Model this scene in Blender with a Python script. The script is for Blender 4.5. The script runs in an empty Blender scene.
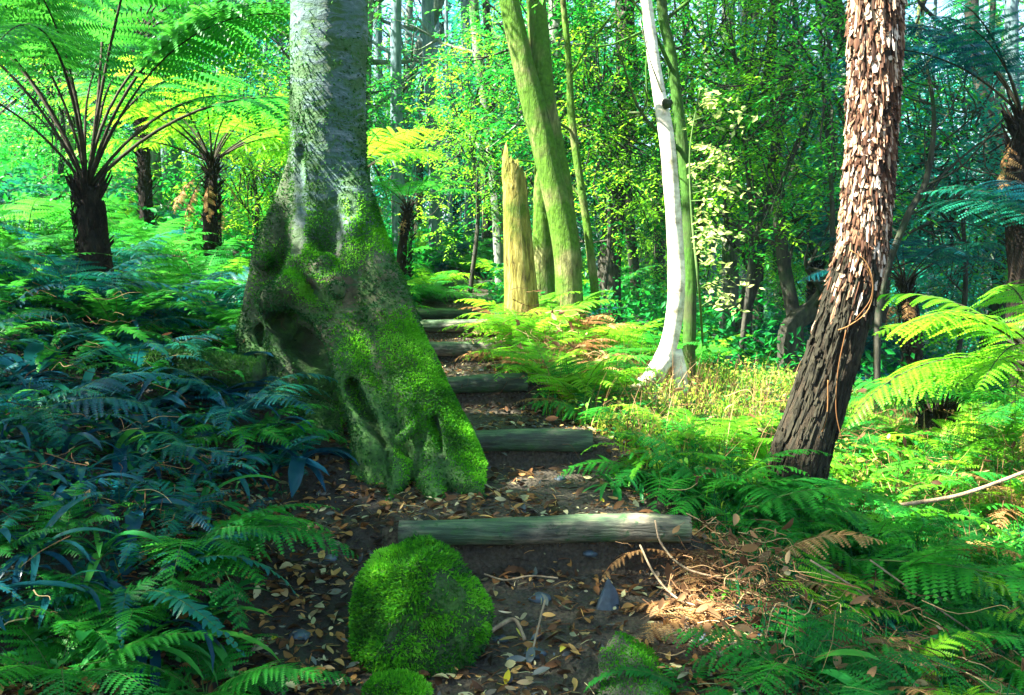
import bpy, math, random
import numpy as np
from mathutils import Vector, Matrix, Euler

R = math.radians
rng = np.random.default_rng(7)
random.seed(7)
scene = bpy.context.scene
col = scene.collection

# ------------------------------------------------------------ camera, sky, sun, exposure
F_PX, PITCH = 887.0, math.atan(59.5 / 887.0)
cam_d = bpy.data.cameras.new('camera')
cam_d.lens = F_PX / 1024 * 36
cam_d.sensor_width = 36
cam_d.clip_end = 2000
cam = bpy.data.objects.new('camera', cam_d)
col.objects.link(cam)
cam.location = (0, 0, 1.0)
cam.rotation_euler = (math.pi / 2 - PITCH, 0, 0)
scene.camera = cam

SUN = Vector((-0.68, -0.15, 0.76)).normalized()
world = bpy.data.worlds.new('World')
scene.world = world
world.use_nodes = True
wn = world.node_tree
sky = wn.nodes.new('ShaderNodeTexSky')
sky.sky_type = 'NISHITA'
sky.sun_disc = False
sky.sun_elevation = math.asin(SUN.z)
sky.sun_rotation = math.atan2(SUN.x, SUN.y) % (2 * math.pi)
bg = wn.nodes['Background']
wn.links.new(sky.outputs[0], bg.inputs[0])
bg.inputs[1].default_value = 0.052
sd = bpy.data.lights.new('sun', 'SUN')
sd.energy = 5.0
sd.angle = R(0.6)
sd.color = (1, 0.94, 0.84)
sun = bpy.data.objects.new('sun', sd)
col.objects.link(sun)
sun.rotation_euler = SUN.to_track_quat('Z', 'Y').to_euler()
sun.location = SUN * 60
scene.view_settings.view_transform = 'Standard'
scene.view_settings.look = 'None'
scene.view_settings.exposure = 3.4
scene.view_settings.gamma = 1
scene.render.engine = 'CYCLES'
cy = scene.cycles
cy.max_bounces = 7
cy.diffuse_bounces = 4
cy.glossy_bounces = 2
cy.transmission_bounces = 4
cy.volume_bounces = 1
cy.use_denoising = True
cy.sample_clamp_indirect = 4

# ------------------------------------------------------------ helpers
def P(px, py, Y):
    """the world point seen at a picture position, at world depth Y"""
    x, y = (px - 512) / F_PX, (347.5 - py) / F_PX
    c, s = math.cos(PITCH), math.sin(PITCH)
    d = (x, c + y * s, -s + y * c)
    t = Y / d[1]
    return np.array((d[0] * t, Y, 1.0 + d[2] * t))

def project(p):
    c, s = math.cos(PITCH), math.sin(PITCH)
    x, y, z = p[0], p[1], p[2] - 1.0
    dep = y * c - z * s
    return 512 + F_PX * x / dep, 347.5 - F_PX * (y * s + z * c) / dep

def _hash(i, j, k, seed):
    n = (i * 374761393 + j * 668265263 + k * 2147483647 + seed * 1274126177) & 0xFFFFFFFF
    n = ((n ^ (n >> 13)) * 1274126177) & 0xFFFFFFFF
    return ((n ^ (n >> 16)) & 0xFFFFFF) / float(0xFFFFFF)

def vnoise(x, y, z, seed=0):
    x, y, z = np.broadcast_arrays(x, y, z)
    xi, yi, zi = (np.floor(a).astype(np.int64) for a in (x, y, z))
    fx, fy, fz = x - xi, y - yi, z - zi
    fx, fy, fz = (f * f * (3 - 2 * f) for f in (fx, fy, fz))
    r = 0
    for a in (0, 1):
        for b in (0, 1):
            for c in (0, 1):
                w = (fx if a else 1 - fx) * (fy if b else 1 - fy) * (fz if c else 1 - fz)
                r = r + w * _hash(xi + a, yi + b, zi + c, seed)
    return r * 2 - 1

def fbm(x, y, z, octv=3, seed=0):
    r, a, f = 0, 1.0, 1.0
    for o in range(octv):
        r = r + a * vnoise(x * f, y * f, z * f, seed + o)
        a *= .5
        f *= 2.03
    return r

def sstep(a, b, x):
    t = np.clip((x - a) / (b - a), 0, 1)
    return t * t * (3 - 2 * t)

class MB:
    """collects vertices and faces, builds ONE mesh"""
    def __init__(s):
        s.V, s.F, s.n, s.rnd = [], [], 0, []
    def add(s, V, faces, mat=0, smooth=False, rnd=None):
        V = np.asarray(V, dtype=np.float64).reshape(-1, 3)
        f = np.asarray(faces, dtype=np.int64)
        s.V.append(V)
        s.F.append((f + s.n, mat, smooth))
        if rnd is None: rnd = random.random()
        s.rnd.append(np.broadcast_to(np.asarray(rnd, dtype=np.float32), (len(V),)))
        s.n += len(V)
        return s
    def tube(s, pts, rad, seg=8, mat=0, smooth=True, rough=0, cap=True, rnd=None, flat=1.0):
        pts = np.asarray(pts, float); n = len(pts)
        rad = np.broadcast_to(np.asarray(rad, float), (n,))
        T = np.gradient(pts, axis=0); T /= np.linalg.norm(T, axis=1)[:, None] + 1e-9
        ref = np.array((1., 0, 0)) if abs(T[:, 0]).mean() < .7 else np.array((0, 0, 1.))
        A = np.cross(T, ref); A /= np.linalg.norm(A, axis=1)[:, None] + 1e-9
        B = np.cross(T, A)
        th = np.linspace(0, 2 * math.pi, seg, endpoint=False)
        rr = rad[:, None] * np.ones((1, seg))
        if rough:
            ph = np.cumsum(np.linalg.norm(np.diff(pts, axis=0, prepend=pts[:1]), axis=1))
            rr = rr * (1 + rough * fbm(np.cos(th)[None] * 2 + pts[0, 0], np.sin(th)[None] * 2, ph[:, None] * 2.0, 3, 5))
        V = pts[:, None] + rr[..., None] * (np.cos(th)[None, :, None] * A[:, None] + flat * np.sin(th)[None, :, None] * B[:, None])
        i = np.arange(n - 1)[:, None] * seg; j = np.arange(seg)[None]; k = (j + 1) % seg
        Fq = np.stack([i + j, i + k, i + seg + k, i + seg + j], -1).reshape(-1, 4)
        s.add(V.reshape(-1, 3), Fq, mat, smooth, rnd)
        if cap:
            base = s.n - n * seg
            for ring, c in ((0, pts[0]), (n - 1, pts[-1])):
                v = [base + ring * seg + q for q in range(seg)]
                s.V.append(np.array([c])); s.rnd.append(np.array([.5], np.float32)); ci = s.n; s.n += 1
                fs = [(v[q], v[(q + 1) % seg], ci) if ring else (v[(q + 1) % seg], v[q], ci) for q in range(seg)]
                s.F.append((np.array(fs), mat, smooth))
        return s
    def mesh(s, name, mats):
        V = np.concatenate(s.V)
        me = bpy.data.meshes.new(name)
        loops = np.concatenate([f.ravel() for f, _, _ in s.F])
        tot = np.concatenate([np.full(len(f), f.shape[1]) for f, _, _ in s.F])
        mi = np.concatenate([np.full(len(f), m) for f, m, _ in s.F])
        sm = np.concatenate([np.full(len(f), q) for f, _, q in s.F])
        start = np.concatenate([[0], np.cumsum(tot)[:-1]])
        me.vertices.add(len(V)); me.vertices.foreach_set('co', V.ravel())
        me.loops.add(len(loops)); me.loops.foreach_set('vertex_index', loops.astype(np.int32))
        me.polygons.add(len(tot)); me.polygons.foreach_set('loop_start', start.astype(np.int32))
        me.polygons.foreach_set('loop_total', tot.astype(np.int32))
        me.polygons.foreach_set('material_index', mi.astype(np.int32))
        me.polygons.foreach_set('use_smooth', sm.astype(bool))
        at = me.attributes.new('rnd', 'FLOAT', 'POINT')
        at.data.foreach_set('value', np.concatenate(s.rnd).astype(np.float32))
        me.update(calc_edges=True)
        for m in (mats if isinstance(mats, (list, tuple)) else [mats]): me.materials.append(m)
        return me
    def build(s, name, mats, parent=None, loc=None):
        return mobj(name, s.mesh(name, mats), parent, loc)

def mobj(name, me, parent=None, loc=None):
    o = bpy.data.objects.new(name, me)
    col.objects.link(o)
    if parent is not None: o.parent = parent
    if loc is not None: o.location = loc
    return o

def tag(o, label=None, cat=None, group=None, kind=None):
    if label: o['label'] = label
    if cat: o['category'] = cat
    if group: o['group'] = group
    if kind: o['kind'] = kind
    return o

def empty(name, loc, label, cat, group=None):
    o = bpy.data.objects.new(name, None)
    o.empty_display_size = .1
    col.objects.link(o)
    o.location = tuple(loc)
    return tag(o, label, cat, group)

def spline(pts, n):
    """smooth curve (Catmull-Rom) through pts"""
    pts = np.asarray(pts, float)
    if len(pts) == 2: return pts[0] + np.linspace(0, 1, n)[:, None] * (pts[1] - pts[0])
    p = np.vstack([2 * pts[0] - pts[1], pts, 2 * pts[-1] - pts[-2]])
    u = np.linspace(0, len(pts) - 1 - 1e-6, n)
    i = u.astype(int); t = (u - i)[:, None]
    a, b, c, d = p[i], p[i + 1], p[i + 2], p[i + 3]
    return .5 * (2 * b + (c - a) * t + (2 * a - 5 * b + 4 * c - d) * t**2 + (3 * b - a - 3 * c + d) * t**3)

# ------------------------------------------------------------ materials
def nodes(name):
    m = bpy.data.materials.new(name); m.use_nodes = True
    return m, m.node_tree, m.node_tree.nodes['Principled BSDF']

def ramp(nt, fac, stops):
    r = nt.nodes.new('ShaderNodeValToRGB')
    el = r.color_ramp.elements
    while len(el) < len(stops): el.new(.5)
    for e, (p, c) in zip(el, stops):
        e.position = p; e.color = (*c, 1)
    nt.links.new(fac, r.inputs[0])
    return r.outputs[0]

def noise(nt, scale, detail=4, vec=None, rough=.6):
    n = nt.nodes.new('ShaderNodeTexNoise')
    n.inputs['Scale'].default_value = scale; n.inputs['Detail'].default_value = detail; n.inputs['Roughness'].default_value = rough
    if vec is not None: nt.links.new(vec, n.inputs['Vector'])
    return n.outputs['Fac']

def objco(nt, scale=(1, 1, 1)):
    t = nt.nodes.new('ShaderNodeTexCoord'); m = nt.nodes.new('ShaderNodeMapping')
    m.inputs['Scale'].default_value = scale
    nt.links.new(t.outputs['Object'], m.inputs['Vector'])
    return m.outputs[0]

def mix(nt, fac, a, b):
    m = nt.nodes.new('ShaderNodeMix'); m.data_type = 'RGBA'
    for sck, v in ((m.inputs['Factor'], fac), (m.inputs['A'], a), (m.inputs['B'], b)):
        if isinstance(v, (int, float)): sck.default_value = v
        elif isinstance(v, tuple): sck.default_value = (*v, 1)
        else: nt.links.new(v, sck)
    return m.outputs['Result']

def math_(nt, op, a, b=0.0, clamp=False):
    m = nt.nodes.new('ShaderNodeMath'); m.operation = op; m.use_clamp = clamp
    for sck, v in ((m.inputs[0], a), (m.inputs[1], b)):
        if isinstance(v, (int, float)): sck.default_value = v
        else: nt.links.new(v, sck)
    return m.outputs[0]

def bump(nt, bs, h, strength=.5, dist=.02):
    b = nt.nodes.new('ShaderNodeBump'); b.inputs['Strength'].default_value = strength; b.inputs['Distance'].default_value = dist
    nt.links.new(h, b.inputs['Height']); nt.links.new(b.outputs[0], bs.inputs['Normal'])

def leaf_mat(name, stops, trans=.4, rough=.42, obj_var=.5, tcol=None):
    """leaf: colour varies leaf by leaf (rnd) and plant by plant (object random)"""
    m, nt, bs = nodes(name)
    a = nt.nodes.new('ShaderNodeAttribute'); a.attribute_name = 'rnd'
    oi = nt.nodes.new('ShaderNodeObjectInfo')
    f = math_(nt, 'ADD', math_(nt, 'MULTIPLY', a.outputs['Fac'], 1 - obj_var), math_(nt, 'MULTIPLY', oi.outputs['Random'], obj_var))
    c = ramp(nt, f, stops)
    nt.links.new(c, bs.inputs['Base Color'])
    bs.inputs['Roughness'].default_value = rough
    bs.inputs['Specular IOR Level'].default_value = .15
    t = nt.nodes.new('ShaderNodeBsdfTranslucent')
    g = nt.nodes.new('ShaderNodeHueSaturation'); g.inputs['Value'].default_value = 1.9; g.inputs['Hue'].default_value = .485
    nt.links.new(c, g.inputs['Color']); nt.links.new(g.outputs[0], t.inputs['Color'])
    ms = nt.nodes.new('ShaderNodeMixShader'); ms.inputs[0].default_value = trans
    nt.links.new(bs.outputs[0], ms.inputs[1]); nt.links.new(t.outputs[0], ms.inputs[2])
    nt.links.new(ms.outputs[0], nt.nodes['Material Output'].inputs[0])
    return m

def bark_mat(name, stops, sc=(6, 6, 1.5), s=4, bumpd=.02, moss=None, mossth=.5, rough=.9):
    m, nt, bs = nodes(name)
    v = objco(nt, sc)
    n = noise(nt, s, 6, v, .65)
    c = ramp(nt, n, stops)
    if moss:
        mk = ramp(nt, noise(nt, 2.2, 5, objco(nt)), [(mossth - .06, (0, 0, 0)), (mossth + .08, (1, 1, 1))])
        mc = ramp(nt, noise(nt, 30, 4, objco(nt)), [(.3, tuple(q * .45 for q in moss)), (.7, moss)])
        c = mix(nt, mk, c, mc)
    nt.links.new(c, bs.inputs['Base Color'])
    bs.inputs['Roughness'].default_value = rough
    bs.inputs['Specular IOR Level'].default_value = .2
    bump(nt, bs, n, .9, bumpd)
    return m

M = {}
M['fern_blue_sheen'] = leaf_mat('fern_blue_sheen', [(0, (.002, .022, .034)), (.4, (.004, .06, .085)), (.75, (.008, .13, .06)), (1, (.016, .19, .17))], .3)  # blue in the frond colour stands in for sky sheen
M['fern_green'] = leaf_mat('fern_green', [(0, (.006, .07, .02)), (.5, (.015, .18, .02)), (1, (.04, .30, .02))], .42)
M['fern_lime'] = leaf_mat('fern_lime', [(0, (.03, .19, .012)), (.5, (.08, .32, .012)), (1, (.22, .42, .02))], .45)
M['fern_dead'] = leaf_mat('fern_dead', [(0, (.06, .03, .012)), (.4, (.20, .10, .035)), (.75, (.38, .22, .08)), (1, (.50, .38, .18))], .3, .7, .25)
M['stem_dark'] = bark_mat('stem_dark', [(.3, (.012, .014, .008)), (.7, (.05, .04, .02))])
M['stem_green'] = bark_mat('stem_green', [(.3, (.03, .09, .02)), (.7, (.10, .16, .04))])
M['strap_blue_sheen'] = leaf_mat('strap_blue_sheen', [(0, (.003, .022, .035)), (.5, (.005, .05, .085)), (1, (.01, .12, .05))], .2, .28)  # leaf colour blued to imitate the sky's reflection
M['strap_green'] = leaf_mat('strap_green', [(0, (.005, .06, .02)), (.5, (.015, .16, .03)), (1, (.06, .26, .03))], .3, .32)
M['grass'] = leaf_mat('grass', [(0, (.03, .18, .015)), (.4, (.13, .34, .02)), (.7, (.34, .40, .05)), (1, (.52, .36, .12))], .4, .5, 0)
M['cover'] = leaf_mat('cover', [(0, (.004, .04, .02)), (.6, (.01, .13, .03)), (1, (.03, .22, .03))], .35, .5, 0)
M['leaf_mid'] = leaf_mat('leaf_mid', [(0, (.004, .08, .03)), (.4, (.012, .22, .035)), (.75, (.05, .36, .02)), (1, (.22, .46, .02))], .5)
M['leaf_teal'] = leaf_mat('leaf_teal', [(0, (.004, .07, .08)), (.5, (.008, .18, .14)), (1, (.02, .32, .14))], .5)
M['leaf_lime'] = leaf_mat('leaf_lime', [(0, (.03, .26, .012)), (.5, (.10, .42, .012)), (1, (.32, .52, .03))], .5)
M['leaf_pale'] = leaf_mat('leaf_pale', [(0, (.22, .34, .08)), (.5, (.40, .45, .16)), (1, (.55, .52, .28))], .4)
M['bark_grey'] = bark_mat('bark_grey', [(.3, (.04, .06, .05)), (.5, (.12, .14, .11)), (.75, (.28, .29, .24))], moss=(.03, .12, .01), mossth=.56)
M['bark_dark'] = bark_mat('bark_dark', [(.3, (.012, .014, .012)), (.7, (.07, .065, .045))], moss=(.012, .07, .015), mossth=.58)
M['bark_moss'] = bark_mat('bark_moss', [(.32, (.03, .03, .01)), (.5, (.12, .13, .04)), (.68, (.26, .26, .10))], moss=(.08, .19, .012), mossth=.44, bumpd=.05)
M['bark_white'] = bark_mat('bark_white', [(.28, (.16, .12, .08)), (.42, (.48, .42, .33)), (.6, (.74, .68, .57)), (.8, (.80, .76, .68))], sc=(3, 3, 5), s=3, bumpd=.008, moss=(.14, .17, .05), mossth=.58)
M['bark_moss_shade'] = bark_mat('bark_moss_shade', [(.3, (.012, .02, .008)), (.7, (.06, .08, .025))], moss=(.04, .12, .012), mossth=.46)
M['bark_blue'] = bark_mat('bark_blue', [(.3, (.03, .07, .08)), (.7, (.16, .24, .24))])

# ------------------------------------------------------------ terrain
LOGS = [  # x of the left end, x of the right end, y, z of the axis, radius
    (-.462, .735, 3.60, .002, .056), (-.72, .42, 4.60, .200, .057), (-.95, .10, 5.60, .381, .056), (-1.0, -.05, 6.65, .539, .056),
    (-1.02, -.02, 7.80, .666, .055), (-1.12, -.1, 8.90, .742, .05), (-1.0, .0, 10.2, .874, .05), (-.95, .0, 12.0, 1.068, .05)]
LY = np.array([l[2] for l in LOGS]); LZ = np.array([l[3] for l in LOGS])
def pcx(y): return np.interp(y, [0, 2.5, 3.6, 4.6, 5.6, 6.65, 7.8, 9, 10.2, 12, 16, 30, 60], [.1, .12, .14, -.12, -.4, -.5, -.54, -.6, -.5, -.47, -1., -4, -8])
def psm(y): return np.interp(y, np.r_[-60, -6, 0, 2.5, LY, 16, 30, 150], np.r_[-2.5, -.9, -.45, -.26, LZ - .06, 1.45, 3.2, 12])
def pstep(y):
    ys, zs = [-60, -6, 0, 2.5, LY[0] - .02], [-2.5, -.9, -.45, -.30, -.185]
    for i in range(len(LY)):
        ys.append(LY[i] + .035); zs.append(LZ[i] + .02)
        if i + 1 < len(LY): ys.append(LY[i + 1] - .03); zs.append(LZ[i + 1] - .125 if i + 1 < 5 else LZ[i + 1] - .08)
    ys += [16, 30, 150]; zs += [1.45, 3.2, 12]
    return np.interp(y, ys, zs)
def hgt(x, y):
    x, y = np.broadcast_arrays(np.asarray(x, float), np.asarray(y, float))
    u = x - pcx(y)
    L = np.where(u < -.6, -u - .6, 0); Rr = np.where(u > .6, u - .6, 0)
    sm = psm(y)
    rw = sstep(0, 9, Rr)
    off = sm * (1 - .85 * rw) + .30 * L - np.maximum(0, L - 12) * .12 - .24 * np.minimum(Rr, 1.5) - .10 * np.maximum(0, Rr - 1.5) + np.maximum(0, Rr - 18) * .13
    off = off + .10 * np.exp(-((L - .5) / .35)**2) * (y > 4.0)
    w = sstep(.5, .85, np.abs(u))
    # the wide litter-strewn ground left of the boulder
    low = sstep(4.4, 3.9, y)
    flat = sm - .0 + .12 * L
    off = off * (1 - low * (L < 1.2) * (u < 0)) + (flat + .30 * np.maximum(0, L - .5)) * low * (L < 1.2) * (u < 0)
    r = pstep(y) * (1 - w) + off * w
    amp = .02 + .05 * w
    return r + amp * fbm(x * 1.3, y * 1.3, 0 * x, 3, 3) + .010 * fbm(x * 9, y * 9, 0 * x, 2, 9)
def H(x, y): return float(hgt(x, y))

def axis(lo, hi, fine_lo, fine_hi, step, n):
    a = lo + (fine_lo - lo) * (1 - (1 - np.linspace(0, 1, n, endpoint=False))**3)
    b = np.arange(fine_lo, fine_hi, step)
    c = fine_hi + (hi - fine_hi) * np.linspace(0, 1, n)**3
    return np.r_[a, b, c]
gx = axis(-85, 85, -3.2, 3.2, .035, 50)
gy = axis(-30, 130, 2.2, 9.0, .03, 60)
GX, GY = np.meshgrid(gx, gy, indexing='ij')
GV = np.stack([GX, GY, hgt(GX, GY)], -1).reshape(-1, 3)
i, j = np.meshgrid(np.arange(len(gx) - 1), np.arange(len(gy) - 1), indexing='ij')
q = (i * len(gy) + j)
GF = np.stack([q, q + len(gy), q + len(gy) + 1, q + 1], -1).reshape(-1, 4)
fc = GV[GF].mean(1)
onp = (np.abs(fc[:, 0] - pcx(fc[:, 1])) < .66 + .1 * vnoise(fc[:, 0] * 2, fc[:, 1] * 2, 0 * fc[:, 0], 4)) & (fc[:, 1] > -2) & (fc[:, 1] < 12.6)
m, nt, bs = nodes('forest_soil')
n1 = noise(nt, 3, 8, objco(nt)); n2 = noise(nt, 40, 5, objco(nt))
c = ramp(nt, n1, [(.3, (.012, .010, .006)), (.5, (.03, .022, .012)), (.62, (.022, .04, .012)), (.8, (.05, .035, .018))])
nt.links.new(mix(nt, n2, c, (.02, .016, .01)), bs.inputs['Base Color']); bs.inputs['Roughness'].default_value = .95
bump(nt, bs, math_(nt, 'ADD', n1, n2), 1, .03)
M['soil'] = m
m, nt, bs = nodes('path_dirt')
n1 = noise(nt, 5, 8, objco(nt)); n2 = noise(nt, 70, 6, objco(nt)); 
vo = nt.nodes.new('ShaderNodeTexVoronoi'); vo.inputs['Scale'].default_value = 45; nt.links.new(objco(nt), vo.inputs['Vector'])
c = ramp(nt, n1, [(.3, (.014, .012, .006)), (.5, (.04, .030, .014)), (.7, (.075, .056, .028))])
c = mix(nt, ramp(nt, n2, [(.45, (0, 0, 0)), (.7, (.8, .8, .8))]), c, (.09, .075, .045))
nt.links.new(c, bs.inputs['Base Color']); bs.inputs['Roughness'].default_value = .85
bump(nt, bs, math_(nt, 'ADD', n2, vo.outputs['Distance']), 1, .025)
M['dirt'] = m
def sub(mask, name, mat):
    f = GF[mask]; used, inv = np.unique(f, return_inverse=True)
    return MB().add(GV[used], inv.reshape(f.shape), 0, True).build(name, mat)
tag(sub(~onp, 'ground', M['soil']), kind='structure')
tag(sub(onp, 'path', M['dirt']), kind='structure')

# ------------------------------------------------------------ step logs
def log_mat(name, seed, pale):
    m, nt, bs = nodes(name)
    v = objco(nt, (1, 9, 9)); n = noise(nt, 5, 6, v)
    mk = noise(nt, 2.1 + seed * .13, 3, objco(nt))
    c = ramp(nt, n, [(.3, (.010, .024, .012)), (.5, (.03, .07, .028)), (.7, (.10, .16, .06))])
    c2 = ramp(nt, n, [(.3, (.07, .06, .04)), (.55, (.20, .17, .11)), (.7, (.32, .28, .18))])
    c = mix(nt, ramp(nt, mk, [(pale - .05, (0, 0, 0)), (pale + .07, (1, 1, 1))]), c, c2)
    sp = ramp(nt, noise(nt, 26, 4, objco(nt)), [(.56, (0, 0, 0)), (.64, (1, 1, 1))])
    c = mix(nt, sp, c, (.02, .075, .015))
    nt.links.new(c, bs.inputs['Base Color']); bs.inputs['Roughness'].default_value = .7
    dk = ramp(nt, noise(nt, 3.3, 7, objco(nt, (1, 3, 3)), .7), [(.50, (0, 0, 0)), (.60, (.85, .85, .85))])
    nt.links.new(mix(nt, dk, c, (.015, .022, .012)), bs.inputs['Base Color'])
    bump(nt, bs, n, 1, .02)
    return m
M['end_grain'] = bark_mat('end_grain', [(.3, (.05, .04, .02)), (.7, (.16, .13, .07))], sc=(1, 9, 9))
loglab = ['nearest and widest round step log with a pale worn patch, right behind the mossy boulder',
    'step log reaching right from the big mossy root, second step up from the boulder',
    'weathered dark step log, third step up from the boulder',
    'grey step log with a sunlit top, fourth step up from the boulder',
    'worn step log with pale top, fifth step up from the boulder',
    'short-looking half hidden step log, sixth step up from the boulder',
    'thin far step log below the last one, seventh step up from the boulder',
    'farthest pale step log at the top of the path below the broken stump']
for k, (x0, x1, y, z, r) in enumerate(LOGS):
    n = 60
    xs = np.linspace(x0, x1, n)
    cx_ = (x0 + x1) / 2
    tilt = [.0, -.004, .01, -.008, .006, 0, 0, 0][k]
    pts = np.stack([xs - cx_, .012 * np.sin(xs * 3 + k), .006 * np.sin(xs * 4 + k) + tilt * (xs - cx_) * 3], -1)
    b = MB().tube(pts, r * (1 + .05 * np.sin(xs * 5 + k) - .07 * np.exp(-((xs - cx_ - .1) / .22)**2)), 36, rough=.09, cap=False)
    for e in (0, n - 1):   # sawn ends
        V = b.V[0].reshape(n, 36, 3)[e]; d = -.003 if e == 0 else .003
        b.add(np.vstack([V, V.mean(0) + (d, 0, 0)]), [(q, (q + 1) % 36, 36) for q in range(36)], 1)
    o = b.build('step_log', [log_mat('log_%d' % k, k, .52 if k in (0, 3, 4, 7) else .62), M['end_grain']], None, (cx_, y, z))
    tag(o, loglab[k], 'step log', 'round logs set across the path as steps')
# pegs and a partly buried log at the bottom edge
b = MB().tube(spline([(-.30, 0, 0), (0, .01, .01), (.28, 0, -.01)], 24), .05, 20, rough=.12)
tag(b.build('step_log', [log_mat('log_9', 9, .66)], None, (-.02, 2.52, H(-.02, 2.52) + .0)), 'mossy half buried log at the bottom edge below the boulder', 'step log', 'round logs set across the path as steps')

# ------------------------------------------------------------ surface nets for fused organic shapes
def surface_nets(D, org, h):
    nx, ny, nz = D.shape
    acc = np.zeros((nx - 1, ny - 1, nz - 1, 3)); cnt = np.zeros((nx - 1, ny - 1, nz - 1))
    for ax in range(3):
        o1, o2 = [a for a in range(3) if a != ax]
        for a in (0, 1):
            for b in (0, 1):
                off = [0, 0, 0]; off[o1] = a; off[o2] = b
                o2_ = list(off); o2_[ax] = 1
                s0 = D[off[0]:off[0] + nx - 1, off[1]:off[1] + ny - 1, off[2]:off[2] + nz - 1]
                s1 = D[o2_[0]:o2_[0] + nx - 1, o2_[1]:o2_[1] + ny - 1, o2_[2]:o2_[2] + nz - 1]
                cr = (s0 < 0) != (s1 < 0)
                t = np.where(cr, s0 / np.where(cr, s0 - s1, 1), 0)
                for q_ in range(3):
                    acc[..., q_] += np.where(cr, t if q_ == ax else off[q_], 0)
                cnt += cr
    act = cnt > 0
    idx = -np.ones(act.shape, dtype=np.int64); idx[act] = np.arange(act.sum())
    ijk = np.argwhere(act)
    V = (ijk + acc[act] / cnt[act][:, None]) * h + org
    F = []
    for ax in range(3):
        sl0 = [slice(1, -1)] * 3; sl0[ax] = slice(0, -1); sl1 = [slice(1, -1)] * 3; sl1[ax] = slice(1, None)
        a, b = D[tuple(sl0)] < 0, D[tuple(sl1)] < 0
        o1, o2 = (ax + 1) % 3, (ax + 2) % 3
        pos = np.argwhere(a != b); flip = a[a != b]
        pos = pos + [0 if q_ == ax else 1 for q_ in range(3)]
        def cell(d1, d2):
            p = pos.copy(); p[:, o1] += d1; p[:, o2] += d2
            return idx[p[:, 0], p[:, 1], p[:, 2]]
        qd = np.stack([cell(-1, -1), cell(0, -1), cell(0, 0), cell(-1, 0)], -1)
        F.append(np.where(flip[:, None], qd, qd[:, ::-1]))
    return V, np.concatenate(F)

def seg_d(X, a, b, ra, rb):
    a, b = np.asarray(a), np.asarray(b)
    ab = b - a
    t = np.clip(((X - a) @ ab) / (ab @ ab), 0, 1)
    return np.linalg.norm(X - a - t[..., None] * ab, axis=-1) - (ra + (rb - ra) * t)
def cut_d(X, a, b, ra, rb, ky=.2):
    k = np.array((1, ky, 1))     # grooves and hollows reach deep into the wood
    return seg_d(X * k, np.asarray(a) * k, np.asarray(b) * k, ra, rb)
def smin(a, b, k):
    h = np.clip(.5 + .5 * (b - a) / k, 0, 1)
    return b * (1 - h) + a * h - k * h * (1 - h)

def fuzz(V, F, n, size, sel=None, lean=(0, 0, .3), seed=1, wid=.35, jitter=.6):
    """many tiny moss blades standing on a surface; returns an MB"""
    g = np.random.default_rng(seed)
    c = V[F[:, :3]]; nr = np.cross(c[:, 1] - c[:, 0], c[:, 2] - c[:, 0]); ar = np.linalg.norm(nr, axis=1)
    nr /= ar[:, None] + 1e-12; ce = V[F].mean(1)
    w = ar.copy()
    if sel is not None: w = w * sel(ce, nr)
    k = g.choice(len(F), n, p=w / w.sum())
    uv = g.random((n, 2))
    qv = V[F[k]]
    if F.shape[1] == 4:
        p = (qv[:, 0] * ((1 - uv[:, :1]) * (1 - uv[:, 1:])) + qv[:, 1] * (uv[:, :1] * (1 - uv[:, 1:])) + qv[:, 2] * (uv[:, :1] * uv[:, 1:]) + qv[:, 3] * ((1 - uv[:, :1]) * uv[:, 1:]))
    else:
        fl = uv.sum(1) > 1; uv[fl] = 1 - uv[fl]
        p = qv[:, 0] + uv[:, :1] * (qv[:, 1] - qv[:, 0]) + uv[:, 1:] * (qv[:, 2] - qv[:, 0])
    d = nr[k] + jitter * g.normal(size=(n, 3)) + np.array(lean); d /= np.linalg.norm(d, axis=1)[:, None]
    s = size * (.5 + g.random(n))[:, None]
    t = np.cross(d, g.normal(size=(n, 3))); t /= np.linalg.norm(t, axis=1)[:, None] + 1e-9
    a = p - t * s * wid - nr[k] * size * .2; b = p + t * s * wid - nr[k] * size * .2; e = p + d * s
    W = np.stack([a, b, e], 1).reshape(-1, 3)
    cl = np.clip(.5 + .5 * fbm(p[:, 0] * 7, p[:, 1] * 7, p[:, 2] * 7, 2, 2) + g.normal(size=n) * .13, 0, 1)
    return MB().add(W, np.arange(3 * n).reshape(-1, 3), 0, False, np.repeat(cl, 3))

M['moss'] = leaf_mat('moss', [(0, (.008, .055, .006)), (.35, (.03, .19, .008)), (.7, (.08, .36, .01)), (1, (.18, .48, .04))], .35, .8, 0)
M['moss_dark'] = leaf_mat('moss_dark', [(0, (.008, .03, .012)), (.5, (.015, .08, .015)), (1, (.05, .17, .02))], .3, .8, 0)

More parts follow.
